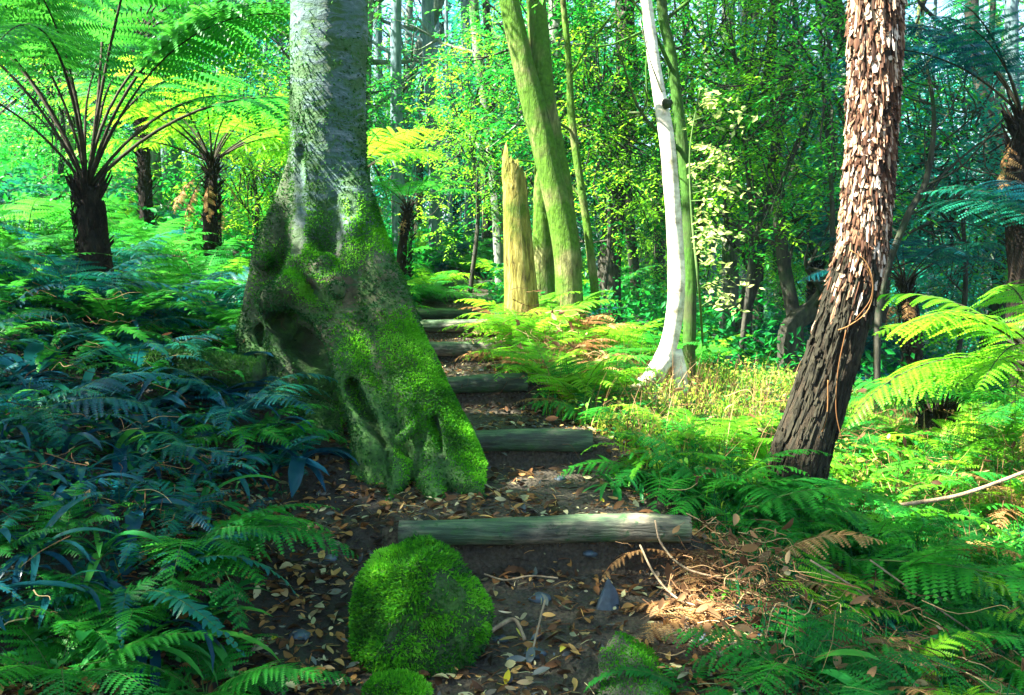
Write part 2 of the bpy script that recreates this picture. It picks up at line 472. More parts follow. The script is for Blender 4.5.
# ------------------------------------------------------------ the big mossy tree
TY = 4.95
tree = empty('mossy_tree', (-1.02, TY, H(-1.02, TY)), 'huge old tree with banded grey bark and mossy buttress roots beside the steps', 'tree')
def Q(a): return P(a[0], a[1], a[2])
chains = [
    [(330, -30, 4.95, .212), (328, 100, 4.95, .205), (330, 200, 4.95, .21), (328, 275, 4.95, .22), (322, 340, 4.95, .22), (315, 420, 4.95, .2)],
    [(350, 170, 4.85, .09), (360, 235, 4.80, .13), (380, 310, 4.68, .165), (413, 390, 4.45, .165), (440, 450, 4.28, .15), (462, 530, 4.2, .14)],
    [(415, 385, 4.45, .10), (452, 440, 4.28, .10), (478, 482, 4.15, .075), (505, 520, 4.05, .05)],
    [(338, 300, 4.70, .12), (364, 380, 4.48, .115), (380, 440, 4.32, .12), (386, 530, 4.25, .14)],
    [(310, 130, 5.0, .06), (292, 195, 5.0, .085), (272, 255, 5.0, .105), (262, 330, 4.95, .12), (285, 400, 4.75, .11), (312, 480, 4.55, .12)],
    [(314, 210, 4.83, .06), (306, 262, 4.74, .08), (292, 290, 4.66, .075), (268, 300, 4.74, .07)],
    [(306, 262, 4.70, .07), (335, 285, 4.58, .055), (350, 262, 4.62, .05), (352, 225, 4.68, .04)],
    [(300, 300, 4.66, .05), (322, 320, 4.60, .05), (338, 352, 4.52, .045), (350, 400, 4.40, .045), (362, 450, 4.26, .05)],
    [(268, 305, 4.80, .05), (276, 345, 4.76, .045), (296, 390, 4.66, .04), (322, 430, 4.5, .04)],
    [(262, 330, 4.95, .12), (268, 430, 4.9, .17)], [(318, 420, 4.62, .11), (325, 470, 4.55, .13), (335, 520, 4.5, .15)],
    [(398, 470, 4.16, .06), (390, 496, 4.0, .035), (384, 506, 3.9, .02)], [(462, 480, 4.1, .06), (492, 494, 3.98, .03), (510, 502, 3.9, .015)], [(362, 470, 4.35, .07), (345, 492, 4.15, .035), (334, 504, 4.0, .02)], [(430, 480, 4.12, .06), (436, 502, 3.95, .03)],
    [(400, 440, 4.14, .03), (425, 415, 4.22, .02), (455, 470, 4.12, .03), (470, 500, 4.05, .03)],
]
h = .0165
org = np.array((-1.85, 3.75, -.25)); dims = (int(1.75 / h), int(1.75 / h), int(3.15 / h))
ax3 = [org[k] + h * np.arange(dims[k]) for k in range(3)]
X = np.stack(np.meshgrid(*ax3, indexing='ij'), -1)
D = np.full(dims, 9.0)
for ch in chains:
    dd = np.full(dims, 9.0)
    for a, b in zip(ch[:-1], ch[1:]):
        dd = np.minimum(dd, seg_d(X, Q(a), Q(b), a[3], b[3]))
    D = smin(D, dd, .05)
for c, r in (((338, 290, 4.47), .042), ((290, 285, 4.60), .06), ((325, 262, 4.60), .05), ((262, 262, 4.84), .05)):
    D = smin(D, np.linalg.norm(X - P(*c), axis=-1) - r, .035)
CUTS = [((280, 322, 4.80), (322, 364, 4.68), .066), ((300, 340, 4.80), (314, 356, 4.74), .088), ((350, 386, 4.36), (384, 446, 4.20), .030), ((384, 446, 4.20), (392, 480, 4.14), .018), ((352, 283, 4.52), (347, 306, 4.5), .03),
        ((298, 150, 4.78), (297, 250, 4.68), .03), ((334, 195, 4.71), (337, 245, 4.67), .022), ((412, 480, 4.10), (420, 440, 4.12), .014), ((350, 150, 4.70), (352, 215, 4.67), .012), ((262, 330, 4.86), (272, 380, 4.78), .03), ((432, 420, 4.2), (448, 470, 4.1), .010)]
cut = np.full(dims, 9.0)
for a, b, r in CUTS:
    cut = smin(cut, cut_d(X, P(*a), P(*b), r, r * .8, .2 if a[1] > 380 else .42), .012)
D = -smin(-D, cut, .018)
x_, y_, z_ = X[..., 0], X[..., 1], X[..., 2]
low = sstep(2.1, 1.0, z_)
D = D + (.009 * low + .005) * fbm(x_ * 5, y_ * 5, z_ * 3.0, 3, 11) + .0045 * low * fbm(x_ * 16, y_ * 16, z_ * 8, 2, 21)
D = D + (1 - low) * .005 * np.abs(fbm(x_ * 4, y_ * 4, z_ * 26, 2, 31))
TVv, TFf = surface_nets(D, org, h)
del X, D, x_, y_, z_, low, dd, cut
m, nt, bs = nodes('big_tree_bark')
geo = nt.nodes.new('ShaderNodeNewGeometry'); sep = nt.nodes.new('ShaderNodeSeparateXYZ'); nt.links.new(geo.outputs['Position'], sep.inputs[0])
v0 = objco(nt, (2.2, 2.2, 12)); dn = nt.nodes.new('ShaderNodeTexNoise'); dn.inputs['Scale'].default_value = 5; nt.links.new(objco(nt), dn.inputs['Vector'])
va = nt.nodes.new('ShaderNodeVectorMath'); va.operation = 'MULTIPLY_ADD'; nt.links.new(dn.outputs['Color'], va.inputs[0]); va.inputs[1].default_value = (1.2, 1.2, 1.6); nt.links.new(v0, va.inputs[2])
nb = noise(nt, 1.6, 9, va.outputs[0], .72)
pale = ramp(nt, nb, [(.30, (.012, .03, .025)), (.45, (.035, .09, .07)), (.56, (.055, .105, .10)), (.70, (.17, .22, .225))])  # upper bark toned darker and blue-green to stand for shade
mossc = ramp(nt, noise(nt, 28, 5, objco(nt)), [(.3, (.010, .035, .006)), (.55, (.028, .10, .01)), (.8, (.07, .20, .025))])
brown = ramp(nt, noise(nt, 9, 6, objco(nt)), [(.3, (.03, .022, .012)), (.6, (.085, .07, .035)), (.8, (.16, .12, .06))])
nm = noise(nt, 3.4, 6, objco(nt, (1.4, 1.4, 1.0)))
hz = math_(nt, 'MULTIPLY', math_(nt, 'SUBTRACT', 1.55, sep.outputs['Z']), .34)     # moss thins out up the trunk
mf = ramp(nt, math_(nt, 'ADD', nm, hz), [(.72, (0, 0, 0)), (.86, (1, 1, 1))])
hz2 = math_(nt, 'MULTIPLY', math_(nt, 'SUBTRACT', 1.5, sep.outputs['Z']), 2.2)
base = mix(nt, ramp(nt, hz2, [(.2, (0, 0, 0)), (.9, (1, 1, 1))]), pale, brown)
mb_ = ramp(nt, math_(nt, 'ADD', math_(nt, 'MULTIPLY', nb, .7), math_(nt, 'MULTIPLY', nm, .4)), [(.51, (1, 1, 1)), (.58, (0, 0, 0))])
base = mix(nt, mb_, base, mix(nt, nm, (.012, .04, .012), (.04, .13, .02)))
lx = ramp(nt, math_(nt, 'ADD', math_(nt, 'MULTIPLY', nm, .9), math_(nt, 'ADD', math_(nt, 'MULTIPLY', math_(nt, 'ADD', sep.outputs['X'], 1.17), -3.5), math_(nt, 'MULTIPLY', math_(nt, 'SUBTRACT', 2.15, sep.outputs['Z']), .45))), [(.55, (0, 0, 0)), (.95, (1, 1, 1))])
base = mix(nt, lx, base, mix(nt, nm, (.05, .045, .02), (.02, .07, .015)))
nt.links.new(mix(nt, mf, base, mossc), bs.inputs['Base Color'])
bs.inputs['Roughness'].default_value = .85
bump(nt, bs, math_(nt, 'ADD', nb, noise(nt, 22, 5, objco(nt))), .9, .02)
M['big_bark'] = m
b = MB().add(TVv, TFf, 0, True)
up = spline([Q((334, -10, 4.95)), (-1.02, 4.95, 4.6), (-1.12, 4.8, 6.5), (-1.0, 4.9, 9.0)], 40)
b.tube(up, np.linspace(.205, .12, 40), 40, rough=.06)
cg = np.random.default_rng(5)
for k in range(9):
    s0 = up[int(14 + 2.6 * k)]; a = k * 2.4
    e = s0 + np.array((math.cos(a) * 2.4, math.sin(a) * 2.4, 1.0))
    b.tube(spline([s0, (s0 + e) / 2 + (0, 0, .3), e], 10), np.linspace(.07, .02, 10), 8)
TO = Vector(tree.location)
trunk = b.build('trunk', M['big_bark'], tree, -TO)
def mosssel(ce, nr):
    f = fbm(ce[:, 0] * 3, ce[:, 1] * 3, ce[:, 2] * 3, 3, 8)
    up_ = np.clip(.35 + nr[:, 2] * .5 + nr[:, 0] * .55, 0, 1)
    z = ce[:, 2]
    px_ = 512 + F_PX * ce[:, 0] / ce[:, 1]
    return np.clip(f * 1.3 + .3, 0, 1) * up_ * sstep(1.75, 1.0, z) * (nr[:, 1] < .4) * (.12 + .88 * sstep(-.25, .25, (ce[:, 0] + .78) * .8 + (z - .55))) + 1e-6
def off_cuts(c):
    k = np.ones(len(c))
    for a, b, r in CUTS: k *= sstep(r * .9, r * 1.3 + .008, cut_d(c, P(*a), P(*b), 0, 0, .2 if a[1] > 380 else .42))
    return k
fz = fuzz(TVv, TFf, 52000, .012, lambda c, nr: mosssel(c, nr) * off_cuts(c)**2, (.1, 0, -.15), 3)
fz.build('moss', M['moss'], tree, -TO)
fz = fuzz(TVv, TFf, 22000, .015, lambda c, nr: np.clip(.3 - fbm(c[:, 0] * 3, c[:, 1] * 3, c[:, 2] * 3, 3, 8) + .4 * (nr[:, 0] < -.3), 0, 1) * off_cuts(c) * (nr[:, 1] < .4) * sstep(2.7, 1.2, c[:, 2]) + 1e-5, (0, 0, -.5), 4)
fz.build('dark_moss', M['moss_dark'], tree, -TO)

# ------------------------------------------------------------ leaf clouds and trees
def leaves(b, cen, size, g, mat=0, flatness=.5, aspect=.42, droop=.2, rnd=None):
    """kite-shaped leaves, folded a little along the midrib"""
    n = len(cen)
    d = g.normal(size=(n, 3)); d[:, 2] = d[:, 2] * (1 - flatness) - droop; d /= np.linalg.norm(d, axis=1)[:, None]
    nn = g.normal(size=(n, 3)) * .6 + np.array((0, 0, 1.0)); s = np.cross(d, nn); s /= np.linalg.norm(s, axis=1)[:, None] + 1e-9
    up_ = np.cross(s, d)
    L = size * (.6 + .8 * g.random(n))[:, None]
    W = L * aspect
    a = cen; t = cen + d * L
    m1 = cen + d * L * .42 + s * W * .5 + up_ * W * .12; m2 = cen + d * L * .42 - s * W * .5 + up_ * W * .12
    V = np.stack([a, m1, t, m2], 1).reshape(-1, 3)
    r = g.random(n) if rnd is None else rnd
    b.add(V, np.arange(4 * n).reshape(-1, 4), mat, False, np.repeat(r, 4))

def sprays(b, cl, rad, size, g, per_clump=5, k=9, mat=0, aspect=.42, tone=None, keep=None):
    """twigs fanning out of each clump centre, leaves set along both sides of each twig"""
    n = len(cl); nt_ = n * per_clump
    ci = np.repeat(np.arange(n), per_clump)
    a = g.random(nt_) * 6.283
    d = np.stack([np.cos(a), np.sin(a), g.normal(size=nt_) * .35 - .12], -1); d /= np.linalg.norm(d, axis=1)[:, None]
    l = rad * g.uniform(.7, 1.9, nt_)
    o = cl[ci] + g.normal(size=(nt_, 3)) * rad * np.array((.45, .45, .35))
    tn = (g.random(n)[ci] * .55 + g.random(nt_) * .25)
    j = (np.arange(k) + .6) / k
    pos = o[:, None] + d[:, None] * (l[:, None] * j)[..., None] - np.array((0, 0, 1.)) * (l[:, None] * .35 * j**2)[..., None]
    dd = d[:, None] - np.array((0, 0, 1.)) * (.7 * j)[None, :, None]
    side_ = np.cross(d, (0, 0, 1.)); side_ /= np.linalg.norm(side_, axis=1)[:, None] + 1e-9
    sg_ = np.where(np.arange(k) % 2 == 0, 1., -1.)
    ld = dd * .75 + side_[:, None] * sg_[None, :, None] * .9 + g.normal(size=(nt_, k, 3)) * .22
    ld /= np.linalg.norm(ld, axis=2)[..., None]
    P_ = pos.reshape(-1, 3); D_ = ld.reshape(-1, 3)
    T_ = np.clip(np.repeat(tn, k) + g.random(nt_ * k) * .2, 0, 1)
    if keep is not None:
        m_ = keep(P_); P_, D_, T_ = P_[m_], D_[m_], T_[m_]
    n_ = len(P_)
    up_ = np.array((0, 0, 1.)) + g.normal(size=(n_, 3)) * .4
    s_ = np.cross(D_, up_); s_ /= np.linalg.norm(s_, axis=1)[:, None] + 1e-9; up2 = np.cross(s_, D_)
    L = size * g.uniform(.6, 1.3, n_)[:, None]; W = L * aspect
    V = np.stack([P_, P_ + D_ * L * .4 + s_ * W * .5 + up2 * W * .12, P_ + D_ * L - up2 * L * .08, P_ + D_ * L * .4 - s_ * W * .5 + up2 * W * .12], 1).reshape(-1, 3)
    b.add(V, np.arange(4 * n_).reshape(-1, 4), mat, False, np.repeat(T_, 4))
    # the twigs themselves, as thin strips
    e = pos[:, -1]; w = np.array((0, 0, 1.)) * .004
    q_ = np.stack([o - w, o + w, pos[:, k // 2] + w * .7, pos[:, k // 2] - w * .7, pos[:, k // 2] - w * .7, pos[:, k // 2] + w * .7, e + w * .3, e - w * .3], 1).reshape(-1, 3)
    b.add(q_, np.arange(len(q_)).reshape(-1, 4), mat + 1, False)

def cloud_pts(g, n_cl, per, rad, shape, layered=.35):
    """clump centres in an uneven ellipsoid, points in flattened sprays round them"""
    u = g.normal(size=(n_cl, 3)); u /= np.linalg.norm(u, axis=1)[:, None]
    rr = g.random(n_cl)**.45
    c = u * rr[:, None] * np.array(shape)
    c *= (1 + .35 * vnoise(u[:, 0] * 2, u[:, 1] * 2, u[:, 2] * 2, int(g.integers(99))))[:, None]
    k = np.repeat(np.arange(n_cl), per)
    sz = rad * (.5 + g.random(n_cl))
    p = c[k] + g.normal(size=(len(k), 3)) * sz[k][:, None] * np.array((1, 1, layered))
    tone = np.clip(g.random(n_cl)[k] * .6 + g.random(len(k)) * .4, 0, 1)
    return c, p, tone

CROWN = {}
def crown(kind, seed, n_cl, per, rad, shape, size, mat, **kw):
    g = np.random.default_rng(seed)
    c, p, tone = cloud_pts(g, n_cl, per, rad, shape)
    b = MB(); sprays(b, c, rad * 1.15, size, g, max(3, per // 8), 9)
    for q_ in c[::2]:                       # twigs inside the clumps
        a = q_ * .35
        b.tube(spline([a, (a + q_) / 2 + g.normal(size=3) * .1, q_], 5), np.linspace(.018, .004, 5), 4, 1, cap=False)
    CROWN[kind] = (b.mesh('crown', [mat, M['bark_dark']]), c)
crown('mid_a', 1, 135, 46, .30, (1.6, 1.6, 2.3), .085, M['leaf_mid'])
crown('mid_b', 2, 135, 46, .28, (1.9, 1.7, 1.8), .095, M['leaf_mid'])
crown('mid_c', 3, 125, 46, .33, (1.5, 1.6, 2.6), .085, M['leaf_lime'])
crown('teal_a', 4, 130, 46, .34, (2.0, 2.0, 2.2), .10, M['leaf_teal'])
crown('teal_b', 5, 130, 44, .33, (1.8, 1.9, 2.6), .10, M['leaf_teal'])
crown('far_a', 6, 190, 40, .45, (3.2, 3.2, 3.6), .17, M['leaf_mid'])
crown('far_b', 7, 190, 40, .45, (3.4, 3.2, 3.2), .17, M['leaf_teal'])

def trunk_mesh(pts, rad, mat, branches=6, seed=0, seg=12, rough=.08, blen=1.0, from_=.45):
    g = np.random.default_rng(seed)
    n = max(14, len(pts) * 8)
    c = spline(pts, n); r = np.interp(np.linspace(0, 1, n), np.linspace(0, 1, len(rad)), rad)
    b = MB().tube(c, r, seg, rough=rough)
    for k in range(branches):
        i_ = int(n * (from_ + (.97 - from_) * k / max(1, branches)))
        a = g.random() * 6.28
        e = c[i_] + np.array((math.cos(a), math.sin(a), .35 + .5 * g.random())) * blen * (.6 + .6 * g.random())
        mid = (c[i_] + e) / 2 + g.normal(size=3) * .12 * blen
        b.tube(spline([c[i_], mid, e], 8), np.linspace(r[i_] * .45, .005, 8), 5, cap=False)
        for _ in range(2):
            e2 = mid + (e - mid) * .4 + g.normal(size=3) * .35 * blen
            b.tube(spline([mid, (mid + e2) / 2 + g.normal(size=3) * .05, e2], 5), np.linspace(r[i_] * .2 + .003, .003, 5), 4, cap=False)
    return b

def tree_at(name, label, cat, pts, rad, bark, crown_kind=None, crown_at=None, cs=1.0, group=None, branches=5, seed=0, blen=1.0, seg=12, rough=.08, from_=.45):
    """one tree: trunk through the points (world coordinates), crown on top"""
    pts = np.asarray(pts, float)
    e = empty(name, pts[0], label, cat, group)
    trunk_mesh(pts - pts[0], rad, bark, branches, seed, seg, rough, blen, from_).build('trunk', M[bark] if isinstance(bark, str) else bark, e)
    if crown_kind:
        o = mobj('crown', CROWN[crown_kind][0], e)
        ca = pts[-1] if crown_at is None else np.asarray(crown_at)
        o.location = tuple(ca - pts[0]); o.scale = (cs,) * 3; o.rotation_euler = (0, 0, seed * 1.7)
    return e

def ground_pt(px, Y):
    x = (px - 512) / F_PX * Y
    return np.array((x, Y, H(x, Y)))

# big tree's own crown and unseen neighbours' crowns, added to shade the path and bank
def canopy_mesh(seed, n_cl, per, rad, shape, size, mat):
    g = np.random.default_rng(seed)
    c, p, tone = cloud_pts(g, n_cl, per, rad, shape, .3)
    return c, p, tone, g

# zones the photo shows in full sun: (centre, radius); crowns leave gaps towards them
LIT = [(np.array((1.0, 5.4, .2)), .6), (np.array((4.5, 8, .6)), 1.4), (np.array((-.45, 7.3, .7)), .45), (np.array((-.5, 9.5, 1.)), .5), (np.array((1.6, 6.4, .4)), 1.15), (np.array((2.6, 5.2, .3)), .9), (np.array((.6, 7.6, .9)), .9), (np.array((3.4, 6.5, .6)), .9), (np.array((-1.5, 9.5, 1.8)), 1.2), (np.array((-3.5, 7.5, 2.4)), 1.0), (P(668, 330, 6.7), .75), (P(655, 60, 6.7), .9), (P(672, 200, 6.7), .7), (P(560, 330, 6.8), .55), (P(610, 320, 7.2), .5), (P(700, 400, 5.8), .55),
       (P(640, 400, 6.0), .35), (P(875, 60, 4.4), .5), (P(872, 170, 4.4), .42), (P(870, 235, 4.4), .22), (P(975, 390, 5.2), .35), (P(870, 470, 4.6), .35), (P(980, 480, 4.4), .35), (P(820, 430, 5.2), .3),
       (P(625, 525, 3.6), .12), (P(705, 590, 3.1), .16), (P(455, 320, 7.8), .35), (P(470, 345, 6.6), .18), (P(390, 180, 9), .8), (P(220, 90, 7.5), .8), (P(440, 260, 9.5), .7),
       (P(780, 400, 6.0), .4), (P(510, 230, 7.8), .35), (P(700, 200, 6.2), .5), (P(950, 340, 5.4), .35), (P(215, 160, 8), .5), (P(120, 60, 7), .5), (P(400, 560, 2.95), .10), (P(470, 430, 4.2), .09), (P(520, 130, 8), .5)]
S = np.array(SUN)
def clear_of_lit(p):
    keep = np.ones(len(p), bool)
    for c, r in LIT:
        d = p - c; t = d @ S
        dist = np.linalg.norm(d - t[:, None] * S, axis=1)
        keep &= ~((t > .6) & (dist < r * 1.15 * (1 + .35 * fbm(p[:, 0] * 1.7, p[:, 1] * 1.7, p[:, 2] * 1.7, 2, 5))))
    return keep
def canopy_tree(name, label, base, top, rad, shape, seed, n_cl, size, mat, bark, parent=None):
    c, p, tone, g = canopy_mesh(seed, n_cl, 60, .38, shape, size, mat)
    p = p + top; k = clear_of_lit(p)
    e = parent
    if e is None:
        base = np.array((base[0], base[1], H(base[0], base[1])))
        e = empty(name, base, label, 'tree')
        pts = np.array([base, base * .6 + top * .4 + (.2, .1, 0), top])
        trunk_mesh(pts - base, [rad, rad * .8, rad * .4], bark, 10, seed, 14, .08, 2.2, .5).build('trunk', M[bark], e)
    b = MB(); leaves(b, p[k] - np.array(e.location), size, g, rnd=tone[k], droop=.3)
    b.build('crown', M[mat], e)
    return e
canopy_tree(None, None, None, np.array((-1.3, 4.6, 8.2)), .2, (3.0, 2.6, 1.8), 21, 210, .13, 'leaf_mid', None, tree)
canopy_tree('forest_tree', 'tall unseen forest tree added left behind the viewer, its crown shading the path', (-4.6, -.6), np.array((-4.2, -.4, 7.0)), .22, (3.2, 3.0, 2.0), 22, 260, .13, 'leaf_mid', 'bark_grey')
canopy_tree('forest_tree', 'unseen dark barked tree added left behind the viewer, crown shading the fern bank', (-6.8, 2.6), np.array((-6.6, 2.2, 6.8)), .2, (3.0, 2.8, 2.0), 23, 230, .13, 'leaf_mid', 'bark_dark')
canopy_tree('forest_tree', 'tall unseen forest tree added far left of the steps, broad high crown for shade', (-8.5, -3.), np.array((-7.5, -3.2, 9.5)), .25, (3.8, 3.4, 2.2), 24, 260, .14, 'leaf_mid', 'bark_grey')

# ------------------------------------------------------------ named trees of the photo
tw = empty('forked_tree', ground_pt(572, 8.0), 'mossy green tree forked from its foot into two leaning trunks beside the broken stump', 'tree')
o0 = np.array(tw.location)
A = [ground_pt(572, 8.0) - (0, 0, .1), P(566, 250, 8.0), P(545, 150, 8.0), P(520, 50, 8.0), P(498, -60, 8.0), (-.6, 8.0, 7.0)]
B = [P(570, 270, 8.05), P(560, 190, 8.15), P(545, 100, 8.15), P(536, 0, 8.2), P(530, -80, 8.3), (.6, 8.6, 7.2)]
b = MB().tube(spline(np.array(A) - o0, 60), np.interp(np.linspace(0, 1, 60), [0, .1, .5, 1], [.15, .125, .105, .06]), 18, rough=.07)
b.build('trunk', M['bark_moss'], tw)
b = MB().tube(spline(np.array(B) - o0, 60), np.interp(np.linspace(0, 1, 60), [0, .2, 1], [.12, .115, .06]), 18, rough=.07)
b.build('trunk', M['bark_moss'], tw)
for q_ in ((-.9, 8, 6.8), (.6, 8.6, 7.2)):
    o = mobj('crown', CROWN['mid_b'][0], tw); o.location = tuple(np.array(q_) - o0)

# white-barked tree
wt = ground_pt(662, 6.7)
pts = [P(636, 396, 6.55), P(653, 376, 6.62), P(669, 345, 6.7), P(676, 295, 6.7), P(674, 220, 6.7), P(667, 140, 6.7), P(657, 80, 6.7), P(650, 30, 6.7), P(644, -30, 6.7), P(640, -160, 6.8), P(650, -320, 6.9)]
e = empty('white_tree', pts[1], 'slender white barked tree with a curved foot, brightly sunlit among the grass', 'tree')
o0 = np.array(e.location)
c = spline(np.array(pts) - o0, 110)
b = MB().tube(c, np.interp(np.linspace(0, 1, 110), [0, .08, .2, .4, .62, .8, 1], [.080, .082, .066, .060, .046, .036, .02]), 20, rough=.10)
b.tube(spline([P(675, 350, 6.7) - o0, P(679, 372, 6.7) - o0, P(680, 400, 6.7) - o0], 12), np.linspace(.05, .065, 12), 12, rough=.15)
b.tube(spline([P(664, 360, 6.66) - o0, P(650, 378, 6.55) - o0, P(634, 392, 6.45) - o0], 12), np.linspace(.07, .045, 12), 12, rough=.15)
b.build('trunk', M['bark_white'], e)
b = MB()
for a in ([P(662, 92, 6.6), P(650, 60, 6.4), P(640, 20, 6.3)],):
    b.tube(spline(np.array(a) - o0, 10), np.linspace(.008, .003, 10), 6)
b.build('branch', M['bark_white'], e)
o = mobj('crown', CROWN['mid_a'][0], e); o.location = tuple(np.array(P(650, -320, 6.9)) - o0); o.scale = (.8,) * 3
knot = MB().tube(spline([P(668, 105, 6.62) - o0, P(664, 100, 6.56) - o0], 6), [.035, .04, .035, .03, .02, .01], 12, rough=.3)
knot.build('knot', M['bark_dark'], e)

# broken stump
def stump(name, label, base, r, hgt_, tip, seed, mat, lean=(0, 0)):
    e = empty(name, base, label, 'stump')
    g = np.random.default_rng(seed); seg, n = 32, 40
    th = np.linspace(0, 2 * math.pi, seg, endpoint=False)
    top = hgt_ * (1 - tip * (.5 + .5 * np.cos(th - .2))**1.3) + .018 * hgt_ * g.normal(size=seg) + .03 * hgt_ * (np.sin(th * 5) > .6) - .03 * hgt_ * (np.cos(th * 7 + 1) > .7)
    V = []
    for k in range(n):
        t = k / (n - 1)
        z = -.15 + (top + .15) * t
        rr = r * (1.25 - .5 * t + .25 * np.exp(-t * 8)) * (1 + .08 * np.cos(th * 3 + 1) + .05 * g.normal(size=seg) * (t > .8))
        V.append(np.stack([rr * np.cos(th) + lean[0] * t, rr * np.sin(th) + lean[1] * t, z], -1))
    for k in range(6):   # hollow inside
        t = 1 - k * .08
        z = top * t
        rr = r * .75 * (1 - k * .12)
        V.append(np.stack([rr * np.cos(th) + lean[0] * t, rr * np.sin(th) + lean[1] * t, z], -1))
    n = len(V); V = np.array(V)
    i_ = np.arange(n - 1)[:, None] * seg; j_ = np.arange(seg)[None]; k_ = (j_ + 1) % seg
    MB().add(V, np.stack([i_ + j_, i_ + k_, i_ + seg + k_, i_ + seg + j_], -1).reshape(-1, 4), 0, True).build('trunk', mat, e)
    return e
M['stump_wood'] = bark_mat('stump_wood', [(.32, (.04, .03, .01)), (.48, (.20, .17, .03)), (.7, (.42, .36, .10))], sc=(9, 9, 1.4), moss=(.09, .16, .015), mossth=.53, bumpd=.05)
gp = ground_pt(524, 7.6)
stump('broken_stump', 'jagged yellow broken stump standing left of the forked mossy tree', gp, .13, P(510, 152, 7.6)[2] - gp[2], .15, 3, M['stump_wood'], (-.09, 0))
gp = ground_pt(543, 8.4)
stump('broken_stump', 'brown ragged stump half hidden between the yellow stump and the forked tree', gp, .11, P(543, 172, 8.4)[2] - gp[2], .2, 4, M['bark_moss'])

# shaggy tree on the right
SY = 4.4
pts = [P(784, 540, SY), P(792, 490, SY), P(802, 450, SY), P(822, 390, SY), P(843, 320, SY), P(860, 255, SY), P(868, 190, SY), P(873, 100, SY), P(876, 0, SY), P(878, -80, SY), (1.9, 4.5, 4.4), (2.0, 4.6, 6.5)]
e = empty('shaggy_tree', pts[0], 'leaning tree with dark shade-toned foot and sunlit peeling flaky bark higher up, right of the path', 'tree')
o0 = np.array(e.location)
NS = 150
c = spline(np.array(pts) - o0, NS)
rad = np.interp(np.linspace(0, 1, NS), [0, .1, .2, .35, .5, .62, .72, 1], [.18, .15, .13, .115, .102, .104, .112, .08])
b = MB().tube(c, rad, 40, rough=.13)
M['bark_shaggy'] = bark_mat('bark_shaggy', [(.3, (.008, .007, .004)), (.55, (.028, .022, .012)), (.8, (.07, .05, .03))], sc=(9, 9, 2.2), bumpd=.04)  # dark rough bark, darkened further in place of shade on the foot
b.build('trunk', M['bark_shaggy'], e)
M['flake'] = leaf_mat('flake', [(0, (.015, .008, .005)), (.35, (.08, .036, .018)), (.6, (.20, .11, .06)), (.85, (.38, .27, .18)), (1, (.52, .43, .34))], 0.0, .8, 0)
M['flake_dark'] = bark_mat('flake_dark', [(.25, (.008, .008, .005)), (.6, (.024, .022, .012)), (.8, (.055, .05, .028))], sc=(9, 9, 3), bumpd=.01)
g = np.random.default_rng(12)
T = np.gradient(c, axis=0); T /= np.linalg.norm(T, axis=1)[:, None]
def flakes(lo, hi, n, length, width, lift):
    b = MB()
    for _ in range(n):
        fr_ = lo + (hi - lo) * g.random()
        if lo > .2 and g.random() > (fr_ - lo) / .14: fr_ = lo + .1 + (hi - lo - .1) * g.random()
        i_ = int(fr_ * (NS - 1)); th = g.uniform(0, 2 * math.pi)
        t = T[i_]; a = np.cross(t, (0, 1, 0)); a /= np.linalg.norm(a); bb = np.cross(t, a)
        L = length * g.uniform(.3, 1.7); W = width * g.uniform(.4, 1.7); lf = lift * g.uniform(.3, 1.8)
        V = []
        ns = 5
        tw_ = g.uniform(-.3, .3)
        for s_ in range(ns):
            f = s_ / (ns - 1)
            for w_ in (-1, 0, 1):
                wd = W * (1 - .35 * abs(f - .4)) * (1 if s_ not in (0, ns - 1) else g.uniform(.3, .8))
                ang = th + w_ * wd * .5 / .12 + tw_ * f * .2
                rr = rad[i_] * 1.02 + .006 + lf * (f**1.5) + (.004 if w_ == 0 else 0)
                V.append(c[i_] - t * L * f + rr * (math.cos(ang) * a + math.sin(ang) * bb))
        V = np.array(V) + g.normal(size=(15, 3)) * .0022
        fs = [(s_ * 3 + w_, s_ * 3 + w_ + 1, (s_ + 1) * 3 + w_ + 1, (s_ + 1) * 3 + w_) for s_ in range(ns - 1) for w_ in (0, 1)]
        Vb = V - (V - c[i_]) * .035      # underside, so that a flake has thickness
        b.add(np.vstack([V, Vb]), fs + [tuple(15 + q_ for q_ in f[::-1]) for f in fs], 0, False)
    return b
flakes(.44, .86, 1300, .050, .022, .007).build('bark_flakes', M['flake'], e)
flakes(.37, .86, 1900, .085, .012, .010).build('bark_flakes', M['flake'], e)
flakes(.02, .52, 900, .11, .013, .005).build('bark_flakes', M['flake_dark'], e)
cr = mobj('crown', CROWN['mid_b'][0], e); cr.location = tuple(np.array((2.6, 5.6, 6.8)) - o0); cr.scale = (1,) * 3
b = MB()   # wiry roots and a thin vine on the bark
for a in ([(862, 262), (872, 280), (870, 300), (855, 320)], [(846, 330), (838, 370), (836, 410), (842, 440)], [(828, 380), (826, 420), (812, 450)], [(850, 250), (866, 262), (873, 285), (868, 310), (850, 325), (838, 330)]):
    q_ = np.array([P(x, y, SY - .135) for x, y in a]) - o0
    b.tube(spline(q_, 20), .0028, 5)
b.build('vine', M['fern_dead'], e)

